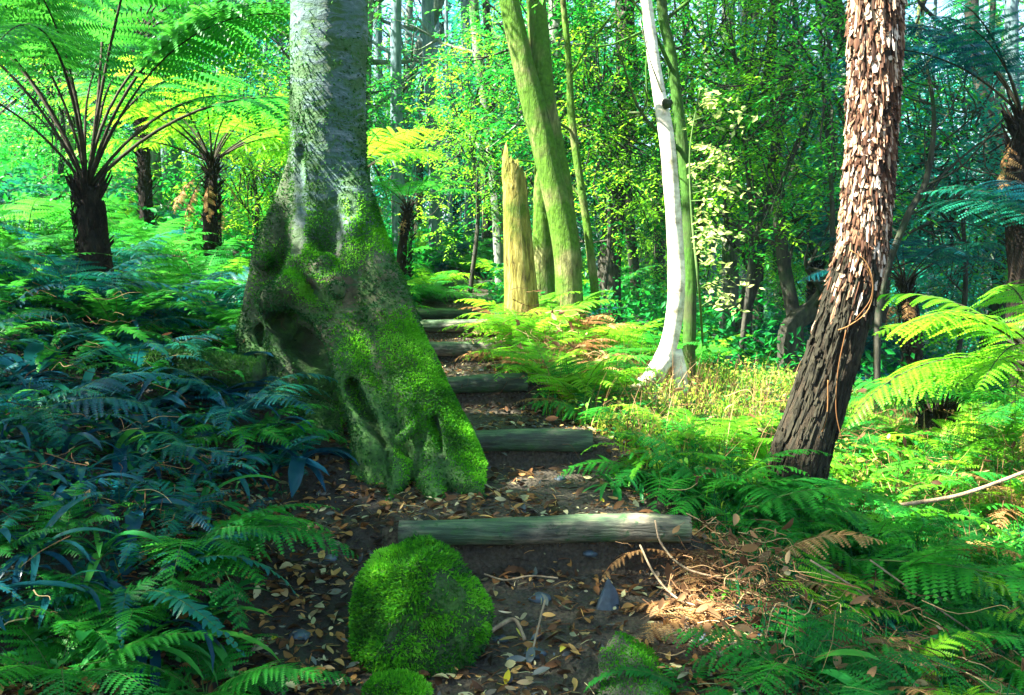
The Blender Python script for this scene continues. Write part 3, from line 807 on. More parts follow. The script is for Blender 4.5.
# thinner trunks
def simple(name, label, path, rad, bark, ck=None, cat='tree', cs=1., branches=4, seed=0, blen=.8, up=None, from_=.45, group=None):
    Y = path[0][2]
    p = [Q(a) for a in path]
    if up is not None: p.append(np.array((p[-1][0] + up[0], p[-1][1] + up[1], up[2])))
    g0 = np.array((p[0][0], p[0][1], min(p[0][2], H(p[0][0], p[0][1]))))
    p = [g0] + p[1:] if p[0][2] - g0[2] < .3 else [g0] + p
    return tree_at(name, label, cat, p, rad, bark, ck, None, cs, group, branches, seed, blen, from_=from_)
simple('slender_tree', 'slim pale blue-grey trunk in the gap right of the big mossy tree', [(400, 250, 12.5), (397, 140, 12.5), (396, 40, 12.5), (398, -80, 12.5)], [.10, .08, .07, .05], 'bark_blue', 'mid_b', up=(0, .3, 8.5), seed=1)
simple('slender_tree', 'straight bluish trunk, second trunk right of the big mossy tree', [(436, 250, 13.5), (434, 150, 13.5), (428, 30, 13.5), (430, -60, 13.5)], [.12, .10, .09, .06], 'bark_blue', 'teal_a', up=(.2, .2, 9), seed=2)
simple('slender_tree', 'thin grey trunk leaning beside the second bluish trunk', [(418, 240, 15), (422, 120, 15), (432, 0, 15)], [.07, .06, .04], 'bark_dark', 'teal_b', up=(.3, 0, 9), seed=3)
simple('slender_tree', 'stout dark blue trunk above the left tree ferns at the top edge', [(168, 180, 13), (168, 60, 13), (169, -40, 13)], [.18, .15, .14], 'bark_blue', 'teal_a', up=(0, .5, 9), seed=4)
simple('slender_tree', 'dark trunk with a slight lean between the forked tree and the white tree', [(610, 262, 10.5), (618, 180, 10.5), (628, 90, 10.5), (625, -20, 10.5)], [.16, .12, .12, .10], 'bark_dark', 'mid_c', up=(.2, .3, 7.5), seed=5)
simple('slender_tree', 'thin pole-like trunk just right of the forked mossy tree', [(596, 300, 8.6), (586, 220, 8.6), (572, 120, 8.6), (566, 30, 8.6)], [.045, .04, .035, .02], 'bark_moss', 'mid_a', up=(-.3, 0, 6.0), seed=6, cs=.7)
simple('slender_tree', 'added dark mossy trunk standing in for the shaded right side of the white tree', [(689, 372, 7.15), (690, 280, 7.15), (686, 180, 7.15), (672, 60, 7.15), (660, -40, 7.2)], [.055, .05, .045, .04, .035], 'bark_moss_shade', 'mid_b', up=(0, .3, 7), seed=7)  # added trunk; its darkness imitates the shaded side of the white tree
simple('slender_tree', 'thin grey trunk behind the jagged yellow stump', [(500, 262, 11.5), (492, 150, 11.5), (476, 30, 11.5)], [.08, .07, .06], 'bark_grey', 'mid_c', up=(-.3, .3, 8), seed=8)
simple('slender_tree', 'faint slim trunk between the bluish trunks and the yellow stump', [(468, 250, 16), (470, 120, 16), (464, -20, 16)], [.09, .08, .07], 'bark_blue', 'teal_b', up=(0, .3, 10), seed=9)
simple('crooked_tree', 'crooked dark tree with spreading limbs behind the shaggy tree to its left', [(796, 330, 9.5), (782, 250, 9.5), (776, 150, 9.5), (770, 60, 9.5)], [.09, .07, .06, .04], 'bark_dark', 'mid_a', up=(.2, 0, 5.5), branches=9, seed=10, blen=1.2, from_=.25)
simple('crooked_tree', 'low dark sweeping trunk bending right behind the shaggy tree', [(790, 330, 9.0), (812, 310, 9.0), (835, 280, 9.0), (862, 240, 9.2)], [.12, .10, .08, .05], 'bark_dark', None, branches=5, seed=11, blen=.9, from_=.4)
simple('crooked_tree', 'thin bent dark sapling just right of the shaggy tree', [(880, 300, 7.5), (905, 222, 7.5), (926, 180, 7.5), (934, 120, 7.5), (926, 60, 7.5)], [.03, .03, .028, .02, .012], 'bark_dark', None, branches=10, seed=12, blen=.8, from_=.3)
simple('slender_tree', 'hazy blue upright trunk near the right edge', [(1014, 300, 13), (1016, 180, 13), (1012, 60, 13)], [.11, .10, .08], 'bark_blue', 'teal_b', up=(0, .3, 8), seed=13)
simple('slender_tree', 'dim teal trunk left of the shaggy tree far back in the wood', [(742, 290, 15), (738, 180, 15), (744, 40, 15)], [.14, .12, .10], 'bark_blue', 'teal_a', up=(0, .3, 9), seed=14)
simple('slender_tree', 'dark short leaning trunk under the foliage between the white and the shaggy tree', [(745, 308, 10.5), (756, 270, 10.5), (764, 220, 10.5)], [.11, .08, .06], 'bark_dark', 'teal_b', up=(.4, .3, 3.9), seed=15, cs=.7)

# ------------------------------------------------------------ forest behind
g = np.random.default_rng(77)
bark_list = ['bark_grey', 'bark_dark', 'bark_moss', 'bark_blue']
TR = [trunk_mesh(np.array([(0, 0, -.3), (g.normal() * .12, g.normal() * .12, 2.2), (g.normal() * .3, g.normal() * .3, 4.6), (g.normal() * .4, g.normal() * .4, 7.2)]), [.13, .10, .085, .05], None, 7, 200 + k, 10, .1, 1.3, .3).mesh('trunk', M[bark_list[k % 4]]) for k in range(6)]
def forest_tree(x, y, s, ck, label, group, low):
    z = H(x, y)
    e = empty('forest_tree', (x, y, z), label, 'tree', group)
    t = mobj('trunk', TR[int(g.integers(6))], e); t.scale = (s, s, s * 1.1); t.rotation_euler = (0, 0, g.random() * 6.28)
    if g.random() < (.55 if ck.startswith('far') else .85): low = low[1:]
    for dz, cs in low:
        o = mobj('crown', CROWN[ck][0], e)
        o.location = (g.normal() * .4, g.normal() * .4, dz); o.scale = (cs,) * 3; o.rotation_euler = (0, 0, g.random() * 6.28)
    return e
side = lambda px: 'left hillside' if px < 300 else ('gap above the steps' if px < 560 else ('hollow behind the white tree' if px < 790 else 'blue shaded right side'))
cnt = 0
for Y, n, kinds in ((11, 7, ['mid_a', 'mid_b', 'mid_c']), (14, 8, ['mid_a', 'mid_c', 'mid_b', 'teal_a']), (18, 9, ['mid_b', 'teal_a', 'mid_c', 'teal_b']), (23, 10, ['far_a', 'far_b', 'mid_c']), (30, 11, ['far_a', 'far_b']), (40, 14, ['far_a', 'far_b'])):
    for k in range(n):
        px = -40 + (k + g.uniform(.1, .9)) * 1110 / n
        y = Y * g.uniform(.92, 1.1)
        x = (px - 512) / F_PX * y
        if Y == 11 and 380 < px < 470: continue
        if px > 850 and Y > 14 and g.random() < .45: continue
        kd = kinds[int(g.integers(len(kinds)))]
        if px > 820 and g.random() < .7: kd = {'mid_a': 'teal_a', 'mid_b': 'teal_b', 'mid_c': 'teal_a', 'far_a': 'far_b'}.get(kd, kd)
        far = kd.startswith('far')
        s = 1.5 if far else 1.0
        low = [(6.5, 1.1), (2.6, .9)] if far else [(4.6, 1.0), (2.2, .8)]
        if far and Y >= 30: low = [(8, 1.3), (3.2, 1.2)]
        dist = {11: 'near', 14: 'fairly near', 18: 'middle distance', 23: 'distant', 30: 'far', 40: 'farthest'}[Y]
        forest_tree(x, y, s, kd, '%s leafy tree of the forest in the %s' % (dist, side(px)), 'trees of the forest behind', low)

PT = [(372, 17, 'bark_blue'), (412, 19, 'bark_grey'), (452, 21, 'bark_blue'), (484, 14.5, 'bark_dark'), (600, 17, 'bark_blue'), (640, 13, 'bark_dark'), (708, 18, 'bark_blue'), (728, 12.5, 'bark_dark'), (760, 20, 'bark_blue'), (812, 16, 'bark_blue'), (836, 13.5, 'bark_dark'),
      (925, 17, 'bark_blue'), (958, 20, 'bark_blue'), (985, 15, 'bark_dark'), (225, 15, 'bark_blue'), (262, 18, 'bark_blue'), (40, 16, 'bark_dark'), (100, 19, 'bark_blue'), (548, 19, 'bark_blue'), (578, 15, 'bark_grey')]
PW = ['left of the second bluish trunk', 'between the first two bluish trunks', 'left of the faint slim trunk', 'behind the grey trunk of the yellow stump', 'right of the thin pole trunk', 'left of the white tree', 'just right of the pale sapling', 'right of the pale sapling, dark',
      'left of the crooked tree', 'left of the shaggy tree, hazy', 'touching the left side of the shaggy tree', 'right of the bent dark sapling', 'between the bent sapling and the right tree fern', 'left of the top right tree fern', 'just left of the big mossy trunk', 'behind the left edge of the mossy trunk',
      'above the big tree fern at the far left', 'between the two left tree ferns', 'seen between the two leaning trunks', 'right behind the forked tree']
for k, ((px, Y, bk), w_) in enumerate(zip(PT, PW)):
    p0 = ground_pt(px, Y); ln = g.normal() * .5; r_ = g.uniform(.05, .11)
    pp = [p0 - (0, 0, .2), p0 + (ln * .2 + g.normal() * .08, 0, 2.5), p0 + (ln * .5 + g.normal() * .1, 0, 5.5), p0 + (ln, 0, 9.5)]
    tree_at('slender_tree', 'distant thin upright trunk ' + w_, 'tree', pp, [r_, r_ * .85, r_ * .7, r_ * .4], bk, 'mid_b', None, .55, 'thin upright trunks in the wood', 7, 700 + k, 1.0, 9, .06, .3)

# ------------------------------------------------------------ fern fronds
def frond(b, L, npair, W, e0, e1, g, stipe=.18, bip=True, npn=9, prof=.5, lw=.004, sidebend=.0, droop=.25, stem_mat=1, fwd=.35, plen=1.0, keep=1.0):
    n = 48
    s = np.linspace(0, 1, n)
    el = e0 + (e1 - e0) * s**1.3
    az = sidebend * s**2
    st = np.stack([np.cos(el) * np.cos(az), np.cos(el) * np.sin(az), np.sin(el)], -1) * L / n
    c = np.cumsum(st, axis=0) - st[0]
    T = st / np.linalg.norm(st, axis=1)[:, None]
    b.tube(c[::3], np.linspace(lw, lw * .25, len(c[::3])), 4, stem_mat, cap=False)
    sp = stipe + (1 - stipe) * (np.arange(npair) + .5) / npair
    Vk, Rk = [], []
    for k, s_ in enumerate(sp):
        p = np.array([np.interp(s_, s, c[:, a]) for a in range(3)]); t = np.array([np.interp(s_, s, T[:, a]) for a in range(3)])
        f = (s_ - stipe) / (1 - stipe)
        pl = W * (min(1, (f + .12) / prof)**.6 if f < prof else (1 - (f - prof) / (1 - prof + .001))**.75 + .03)
        side0 = np.cross(t, (0, 0, 1)); side0 /= np.linalg.norm(side0) + 1e-9
        up_ = np.cross(side0, t)
        for sd_ in (-1, 1):
            if g.random() > keep: continue
            pl_ = pl * g.uniform(.68, 1.12)
            d0 = side0 * sd_ + t * (fwd + .35 * f) + up_ * g.normal() * .13 + t * g.normal() * .07; d0 /= np.linalg.norm(d0)
            nb_ = 4
            if bip:
                mm = max(4, int(npn * (pl / W)**.7 + 1))
                q_ = (np.arange(mm) + .5) / mm
                cen = p + d0 * (q_ * pl_)[:, None] - up_ * (droop * pl_ * q_**2)[:, None]
                dd = d0[None] - up_ * (2 * droop * q_)[:, None]; dd /= np.linalg.norm(dd, axis=1)[:, None]
                nn = np.cross(dd, t); nn /= np.linalg.norm(nn, axis=1)[:, None] + 1e-9
                s2 = np.cross(nn, dd)
                wl = (pl_ / mm) * 1.55 * (1 - .72 * q_**1.5) * plen * np.minimum(1, .75 + q_ * 2)
                wb = (pl_ / mm) * .52
                for sg in (-1, 1):
                    tipd = s2 * sg * 1.0 + dd * .45
                    a = cen - dd * wb; e_ = cen + dd * wb * .9
                    tp = cen + tipd * wl[:, None] + nn * (.1 * wl)[:, None]
                    md = (a + tp) / 2 + (a - e_) * .14
                    Vk.append(np.stack([a, md, tp, e_], 1).reshape(-1, 3))
                    Rk.append(np.repeat(np.clip(g.random() * .5 + g.random(mm) * .3 + .1 + .1 * f, 0, 1), 4))
            else:
                q_ = np.linspace(0, 1, nb_ + 1)
                cen = p + d0 * (q_ * pl_)[:, None] - up_ * (droop * pl_ * q_**2)[:, None]
                wv = (1 - stipe) * L / npair * .50 * np.array([.8, 1, .85, .5, .04])
                tt = t - d0 * (t @ d0); tt /= np.linalg.norm(tt)
                lft = cen + tt * wv[:, None] ; rgt = cen - tt * wv[:, None]
                Vv = np.stack([lft[:-1], rgt[:-1], rgt[1:], lft[1:]], 1).reshape(-1, 3)
                Vk.append(Vv); Rk.append(np.full(len(Vv), np.clip(g.random() * .7 + .15, 0, 1)))
    V = np.concatenate(Vk)
    b.add(V, np.arange(len(V)).reshape(-1, 4), 0, False, np.concatenate(Rk))
    return b

def variants(name, mats, n, seed, **kw):
    out = []
    g = np.random.default_rng(seed)
    for k in range(n):
        k2 = dict(kw)
        e0 = k2.pop('e0') + g.uniform(-.12, .12); e1 = k2.pop('e1') + g.uniform(-.3, .3)
        out.append(frond(MB(), e0=e0, e1=e1, g=g, sidebend=g.uniform(-.5, .5), **k2).mesh('frond', mats))
    return out
FR = {}
for nm_, mt, stm in (('blue', 'fern_blue_sheen', 'stem_green'), ('green', 'fern_green', 'stem_green'), ('lime', 'fern_lime', 'stem_green'), ('dead', 'fern_dead', 'fern_dead')):
    mats = [M[mt], M[stm]]
    FR['soft_' + nm_] = variants('soft', mats, 6, 31, L=1.0, npair=22, W=.24, e0=.95, e1=-.35, stipe=.14, npn=11, prof=.25, lw=.005, droop=.25, keep=.90)
    FR['flat_' + nm_] = variants('flat', mats, 5, 32, L=1.0, npair=26, W=.20, e0=.55, e1=-.15, stipe=.12, npn=10, prof=.35, lw=.005, droop=.3, keep=.93)
    FR['sword_' + nm_] = variants('sword', mats, 5, 33, L=1.0, npair=30, W=.10, e0=1.0, e1=-.6, stipe=.1, bip=False, prof=.3, lw=.004, droop=.2, keep=.90)
    FR['tree_' + nm_] = variants('tree', [M[mt], M['stem_dark']], 6, 34, L=1.0, npair=30, W=.21, e0=1.1, e1=-.3, stipe=.27, npn=16, prof=.35, lw=.007, droop=.35, keep=.93)
FR['stemmy'] = variants('tree', [M['fern_green'], M['stem_dark']], 6, 35, L=1.0, npair=28, W=.20, e0=1.15, e1=-.15, stipe=.40, npn=15, prof=.35, lw=.0055, droop=.4, keep=.93)
FR['skirt'] = variants('skirt', [M['fern_dead'], M['stem_dark']], 4, 36, L=1.0, npair=18, W=.13, e0=-.7, e1=-1.6, stipe=.35, npn=7, prof=.4, lw=.007, droop=.6, keep=.7)

def fern(loc, kind, n, scale, label, group=None, tilt=(-.3, .3), az=(0, 6.2832), name='fern', cat='fern', seed=None, lean=0):
    g = np.random.default_rng(seed if seed is not None else int(rng.integers(1 << 30)))
    e = empty(name, loc, label, cat, group)
    for k in range(n):
        o = mobj('frond', FR[kind][int(g.integers(len(FR[kind])))], e)
        a = az[0] + (az[1] - az[0]) * (k + g.uniform(-.3, .3)) / n
        o.rotation_euler = (g.normal() * .15, g.uniform(*tilt), a)
        s_ = scale * g.uniform(.75, 1.12)
        o.scale = (s_, s_, s_)
    return e

M['fern_trunk'] = bark_mat('fern_trunk', [(.3, (.005, .004, .003)), (.55, (.018, .012, .008)), (.8, (.06, .04, .022))], sc=(10, 10, 4), bumpd=.04)
def tree_fern(label, base, top, r, kind, n, scale, tilt, az=(0, 6.2832), skirt=8, seed=0, rough=.3):
    base, top = np.asarray(base, float), np.asarray(top, float)
    e = empty('tree_fern', base, label, 'tree fern')
    g = np.random.default_rng(seed)
    v = top - base
    b = MB().tube(spline([(0, 0, -.1), v * .5 + (g.normal() * .04, 0, 0), v], 24), np.interp(np.linspace(0, 1, 24), [0, .5, .88, 1], [r * 1.15, r, r * .85, r * .35]), 20, rough=rough)
    for _ in range(int(70 * max(.5, np.linalg.norm(v)))):      # old frond stubs
        t = g.random(); a = g.random() * 6.28; p = v * t + r * np.array((math.cos(a), math.sin(a), 0)) * .85
        d = np.array((math.cos(a), math.sin(a), 1.1)) * g.uniform(.03, .07)
        b.tube([p, p + d * .6, p + d], [.010, .008, .004], 4, cap=False)
    for _ in range(46):                                         # clasping frond bases round the crown
        a = g.random() * 6.28; t = g.uniform(.86, 1.0) if np.linalg.norm(v) > .5 else g.uniform(.6, 1); p = v * t + r * np.array((math.cos(a), math.sin(a), 0)) * .55
        d = np.array((math.cos(a) * .8, math.sin(a) * .8, 1.3)) * g.uniform(.06, .13) * (r / .1)
        b.tube(spline([p, p + d * .5, p + d + (0, 0, .02)], 5), np.linspace(.016, .005, 5) * (r / .1), 5, cap=False)
    for _ in range(500):                                        # fibrous rootlets
        a = g.random() * 6.28; t = g.random() * .92; p = v * t + r * np.array((math.cos(a), math.sin(a), 0)) * .98; L = g.uniform(.03, .10)
        b.tube([p, p + np.array((math.cos(a) * .012, math.sin(a) * .012, -L * .5)), p + np.array((math.cos(a) * .006, math.sin(a) * .006, -L))], [.003, .003, .001], 3, cap=False)
    b.build('trunk', M['fern_trunk'], e)
    for k in range(n):
        o = mobj('frond', FR[kind][int(g.integers(len(FR[kind])))], e)
        o.location = tuple(v + np.array((0, 0, -.03)))
        o.rotation_euler = (g.normal() * .12, g.uniform(*tilt), az[0] + (az[1] - az[0]) * (k + g.uniform(-.3, .3)) / n)
        s_ = scale * g.uniform(.8, 1.12); o.scale = (s_,) * 3
    for k in range(skirt):
        o = mobj('dead_frond', FR['skirt'][int(g.integers(4))], e)
        o.location = tuple(v + np.array((0, 0, -.08))); o.rotation_euler = (0, g.uniform(-.3, .2), g.random() * 6.28); s_ = scale * g.uniform(.3, .5); o.scale = (s_,) * 3
    return e

tree_fern('big tree fern left of the mossy tree, dark stems fanning from a short black trunk', ground_pt(98, 5.6) , P(87, 185, 5.6), .09, 'stemmy', 20, 2.2, (-.3, .35), skirt=0, seed=1)
tree_fern('tree fern with a small dark crown high at the top left', ground_pt(150, 9.0), P(136, 38, 9.0), .06, 'tree_green', 14, 1.7, (-.1, .5), skirt=4, seed=2)
tree_fern('tree fern behind the big mossy trunk, yellow fronds showing on its right', ground_pt(360, 8.6), P(352, 178, 8.6), .09, 'tree_lime', 13, 1.3, (0, .5), skirt=5, seed=3)
tree_fern('tree fern with yellow-green fronds between the big fern and the mossy tree', ground_pt(215, 8.0), P(212, 160, 8.0), .06, 'tree_lime', 18, 1.5, (0, .5), skirt=10, seed=4)
tree_fern('tree fern at the top right edge with bare dark stems and blue fronds', ground_pt(1035, 7.2), P(1022, 112, 7.2), .11, 'tree_blue', 14, 1.7, (-.2, .4), skirt=6, seed=5)
tree_fern('tree fern with a slim dark leaning trunk right of the shaggy tree', ground_pt(918, 8.2), P(905, 282, 8.2), .07, 'tree_blue', 12, 1.25, (.1, .5), skirt=5, seed=6)
tree_fern('low tree fern at the right edge whose long bright fronds arch left', ground_pt(1060, 5.2), P(1055, 372, 5.2), .11, 'tree_lime', 28, 1.4, (.1, .85), skirt=6, seed=7)
tree_fern('short black tree fern stump with low fronds, right of the foot of the shaggy tree', ground_pt(940, 5.9), P(938, 415, 5.9), .10, 'tree_green', 11, .75, (.1, .6), skirt=8, seed=8)
tree_fern('tree fern with an arching blue frond cutting across the right edge', ground_pt(1090, 6.4), P(1085, 258, 6.4), .10, 'tree_blue', 12, 1.5, (.0, .4), skirt=5, seed=9)
tree_fern('small tree fern with a dark curved trunk at the top of the path', ground_pt(404, 9.5), P(408, 205, 9.5), .05, 'tree_green', 10, .8, (.1, .5), skirt=3, seed=10)
tree_fern('tree fern half hidden among the crooked dark trunks', ground_pt(820, 10.5), P(815, 262, 10.5), .09, 'tree_blue', 12, 1.4, (.1, .5), skirt=5, seed=11)

# ------------------------------------------------------------ labelled plants by hand
def gp(px, py, dz=0):
    """ground point seen at px, py"""
    best = None
    for Y in np.arange(2.2, 14, .02):
        p = P(px, py, Y)
        if p[2] <= H(p[0], Y) + .0: best = p; break
    if best is None: best = P(px, py, 9)
    return np.array((best[0], best[1], H(best[0], best[1]) + dz))

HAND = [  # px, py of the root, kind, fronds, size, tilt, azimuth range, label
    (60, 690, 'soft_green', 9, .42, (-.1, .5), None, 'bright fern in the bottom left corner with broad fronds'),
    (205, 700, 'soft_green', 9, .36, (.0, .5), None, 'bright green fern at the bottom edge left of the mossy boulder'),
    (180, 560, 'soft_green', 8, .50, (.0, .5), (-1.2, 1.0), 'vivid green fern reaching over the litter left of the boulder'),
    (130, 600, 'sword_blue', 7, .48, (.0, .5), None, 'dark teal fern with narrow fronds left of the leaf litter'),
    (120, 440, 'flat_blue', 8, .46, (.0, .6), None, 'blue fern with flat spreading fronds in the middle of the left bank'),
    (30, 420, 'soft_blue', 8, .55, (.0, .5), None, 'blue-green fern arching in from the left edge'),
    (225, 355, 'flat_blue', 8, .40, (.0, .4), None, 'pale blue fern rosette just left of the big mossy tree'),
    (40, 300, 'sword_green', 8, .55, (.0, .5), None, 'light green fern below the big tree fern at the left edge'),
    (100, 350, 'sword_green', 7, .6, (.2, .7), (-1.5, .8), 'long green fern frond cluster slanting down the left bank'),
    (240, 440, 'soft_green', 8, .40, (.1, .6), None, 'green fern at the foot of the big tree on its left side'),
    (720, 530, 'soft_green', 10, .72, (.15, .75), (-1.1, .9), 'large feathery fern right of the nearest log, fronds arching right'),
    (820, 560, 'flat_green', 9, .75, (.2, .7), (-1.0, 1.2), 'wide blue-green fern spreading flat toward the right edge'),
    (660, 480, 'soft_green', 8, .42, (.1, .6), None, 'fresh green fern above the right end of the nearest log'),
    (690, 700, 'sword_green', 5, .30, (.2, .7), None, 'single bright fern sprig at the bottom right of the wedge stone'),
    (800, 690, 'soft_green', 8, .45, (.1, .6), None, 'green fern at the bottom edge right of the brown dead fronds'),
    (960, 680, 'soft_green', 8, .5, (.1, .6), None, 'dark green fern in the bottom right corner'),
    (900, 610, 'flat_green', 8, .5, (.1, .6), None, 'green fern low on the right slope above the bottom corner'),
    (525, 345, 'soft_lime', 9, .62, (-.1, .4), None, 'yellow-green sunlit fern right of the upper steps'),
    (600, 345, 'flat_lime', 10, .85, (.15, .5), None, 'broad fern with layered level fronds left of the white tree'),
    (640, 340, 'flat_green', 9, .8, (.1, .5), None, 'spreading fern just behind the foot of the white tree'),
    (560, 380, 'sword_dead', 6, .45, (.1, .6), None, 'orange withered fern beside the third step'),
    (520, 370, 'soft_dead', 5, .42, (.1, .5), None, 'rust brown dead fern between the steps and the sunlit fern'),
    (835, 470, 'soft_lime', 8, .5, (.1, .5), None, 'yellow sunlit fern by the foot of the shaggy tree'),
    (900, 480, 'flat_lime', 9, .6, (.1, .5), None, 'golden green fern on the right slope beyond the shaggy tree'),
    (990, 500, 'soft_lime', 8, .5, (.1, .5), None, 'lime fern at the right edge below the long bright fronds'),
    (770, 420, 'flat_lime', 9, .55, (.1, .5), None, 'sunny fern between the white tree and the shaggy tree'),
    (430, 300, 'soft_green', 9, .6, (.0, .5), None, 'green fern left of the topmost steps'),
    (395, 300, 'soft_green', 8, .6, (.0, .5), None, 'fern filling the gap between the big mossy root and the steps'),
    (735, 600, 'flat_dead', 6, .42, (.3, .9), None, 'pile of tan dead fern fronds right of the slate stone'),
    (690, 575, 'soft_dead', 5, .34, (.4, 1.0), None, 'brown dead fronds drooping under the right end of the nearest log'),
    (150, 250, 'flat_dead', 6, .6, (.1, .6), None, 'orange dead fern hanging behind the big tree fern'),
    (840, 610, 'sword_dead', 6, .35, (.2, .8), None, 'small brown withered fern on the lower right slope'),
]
hand_pos = []
for k, (px, py, kind, n, s, tl, az, lab) in enumerate(HAND):
    p = gp(px, py)
    hand_pos.append(p[:2])
    fern(p - (0, 0, .01), kind, n + 2, s * 1.3, lab, None, tl, az or (0, 6.2832), seed=500 + k)

# ------------------------------------------------------------ scattered ferns, strap plants
def edges(y):
    le = np.interp(y, [0, 3.0, 3.9, 4.3, 5, 8, 14], [-.95, -.95, -.98, -.95, -.95, -1.05, -1.0])
    re = np.interp(y, [0, 2.6, 3.2, 3.7, 4.6, 5.3, 6, 8, 9.5, 14], [.95, .85, .80, .86, .55, .22, .0, -.1, -.3, -.3])
    return le, re
TRX = [(-1.0, 4.75, .5), (-.6, 4.35, .42), (1.35, 4.4, .2), (1.12, 6.65, .35), (1.02, 6.2, .45), (.95, 5.75, .38), (.9, 5.3, .25), (-.32, 2.95, .35), (.35, 3.0, .4)]
def free(x, y, m=0.0):
    le, re = edges(y)
    if y < 12.5 and le - m < x < re + m: return False
    return all((x - a)**2 + (y - b)**2 > r * r for a, b, r in TRX)
land = [((-1.0, 4.6), 'the mossy tree'), ((-.3, 2.95), 'the mossy boulder'), ((1.35, 4.4), 'the shaggy tree'), ((1.15, 6.7), 'the white tree'), ((.6, 8.0), 'the forked tree'),
        ((-2.7, 5.6), 'the big tree fern'), ((.7, 3.6), 'the nearest log'), ((.42, 4.6), 'the second step log'), ((-.1, 6.6), 'the upper steps'), ((2.8, 5.9), 'the low black fern stump'), ((-2.0, 8), 'the yellow-green tree fern'), ((3.9, 7), 'the right edge tree ferns')]
def where(x, y):
    c = sorted(((x - a[0])**2 + (y - a[1])**2, n, a) for a, n in land)[0]
    dx, dy = x - c[2][0], y - c[2][1]
    if abs(dx) > abs(dy): rel = 'right of' if dx > 0 else 'left of'
    else: rel = 'behind' if dy > 0 else 'in front of'
    return rel + ' ' + c[1]
PEND = []
sg = np.random.default_rng(404)
def scatter(n, xr, yr, kinds, size, nf, mind, small=False):
    pl, tries = [], 0
    while len(pl) < n and tries < n * 60:
        tries += 1
        y = sg.uniform(*yr); lim = .62 * y + .3
        x = sg.uniform(max(xr[0], -lim), min(xr[1], lim))
        if not free(x, y, .08): continue
        if any((x - a)**2 + (y - b)**2 < mind**2 for a, b in pl): continue
        pl.append((x, y))
        kd = kinds[int(sg.integers(len(kinds)))]
        e = fern((x, y, H(x, y) - .01), kd, int(sg.integers(*nf)), sg.uniform(*size), 'x', None, (-.25, .4))
        tone = {'blue': 'blue-green', 'green': 'green', 'lime': 'yellow-green', 'dead': 'withered brown'}[kd.split('_')[1]]
        form = {'soft': 'feathery', 'flat': 'flat-spread', 'sword': 'narrow-leaved', 'tree': 'large'}[kd.split('_')[0]]
        PEND.append((e, '%s %s fern %s' % (tone, form, where(x, y)), x, y))
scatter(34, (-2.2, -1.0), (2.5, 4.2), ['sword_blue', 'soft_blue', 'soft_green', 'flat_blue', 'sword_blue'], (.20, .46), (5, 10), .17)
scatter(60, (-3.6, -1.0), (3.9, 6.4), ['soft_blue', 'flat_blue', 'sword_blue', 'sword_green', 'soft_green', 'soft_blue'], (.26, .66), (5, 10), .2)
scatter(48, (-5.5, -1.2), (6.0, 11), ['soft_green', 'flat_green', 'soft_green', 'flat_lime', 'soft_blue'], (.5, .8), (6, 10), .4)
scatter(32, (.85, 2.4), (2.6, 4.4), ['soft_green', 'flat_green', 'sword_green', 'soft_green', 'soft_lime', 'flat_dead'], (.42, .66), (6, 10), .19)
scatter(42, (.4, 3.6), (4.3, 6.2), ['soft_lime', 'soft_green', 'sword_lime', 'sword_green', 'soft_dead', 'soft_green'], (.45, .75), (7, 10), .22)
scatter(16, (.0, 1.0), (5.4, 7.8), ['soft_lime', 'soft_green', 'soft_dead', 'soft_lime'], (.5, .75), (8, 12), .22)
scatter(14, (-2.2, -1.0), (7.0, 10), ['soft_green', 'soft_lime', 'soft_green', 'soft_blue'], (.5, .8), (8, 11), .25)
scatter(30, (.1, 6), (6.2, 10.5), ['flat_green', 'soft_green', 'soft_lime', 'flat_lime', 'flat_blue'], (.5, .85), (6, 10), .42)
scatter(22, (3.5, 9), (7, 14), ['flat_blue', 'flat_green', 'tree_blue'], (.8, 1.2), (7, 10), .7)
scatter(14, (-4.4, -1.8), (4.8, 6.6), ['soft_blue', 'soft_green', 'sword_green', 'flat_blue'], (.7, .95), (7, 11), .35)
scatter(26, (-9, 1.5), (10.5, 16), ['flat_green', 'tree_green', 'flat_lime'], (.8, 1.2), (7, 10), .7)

def strap(b, L, W, e0, e1, az, g, wavy=.0, mat=0):
    n = 9
    s = np.linspace(0, 1, n)
    el = e0 + (e1 - e0) * s
    st = np.stack([np.cos(el), 0 * s, np.sin(el)], -1) * L / n
    c = np.cumsum(st, axis=0) - st[0]
    w = W * np.sin(np.clip(s * .93 + .07, 0, 1) * math.pi)**.55 * .5
    w[-1] = .001
    side_ = np.array((0, 1., 0))
    wv = 1 + wavy * np.sin(s * 40 + g.random() * 6)
    up_ = np.stack([-np.sin(el), 0 * s, np.cos(el)], -1)
    l = c + side_ * (w * wv)[:, None] + up_ * (w * .35)[:, None]; r = c - side_ * (w * wv[::-1])[:, None] + up_ * (w * .35)[:, None]
    V = np.stack([l, c, r], 1).reshape(-1, 3)
    ca, sa = math.cos(az), math.sin(az)
    V = V @ np.array(((ca, sa, 0), (-sa, ca, 0), (0, 0, 1)))
    i_ = np.arange(n - 1) * 3
    F_ = np.concatenate([np.stack([i_, i_ + 1, i_ + 4, i_ + 3], -1), np.stack([i_ + 1, i_ + 2, i_ + 5, i_ + 4], -1)])
    b.add(V, F_, mat, True)
STR = {}
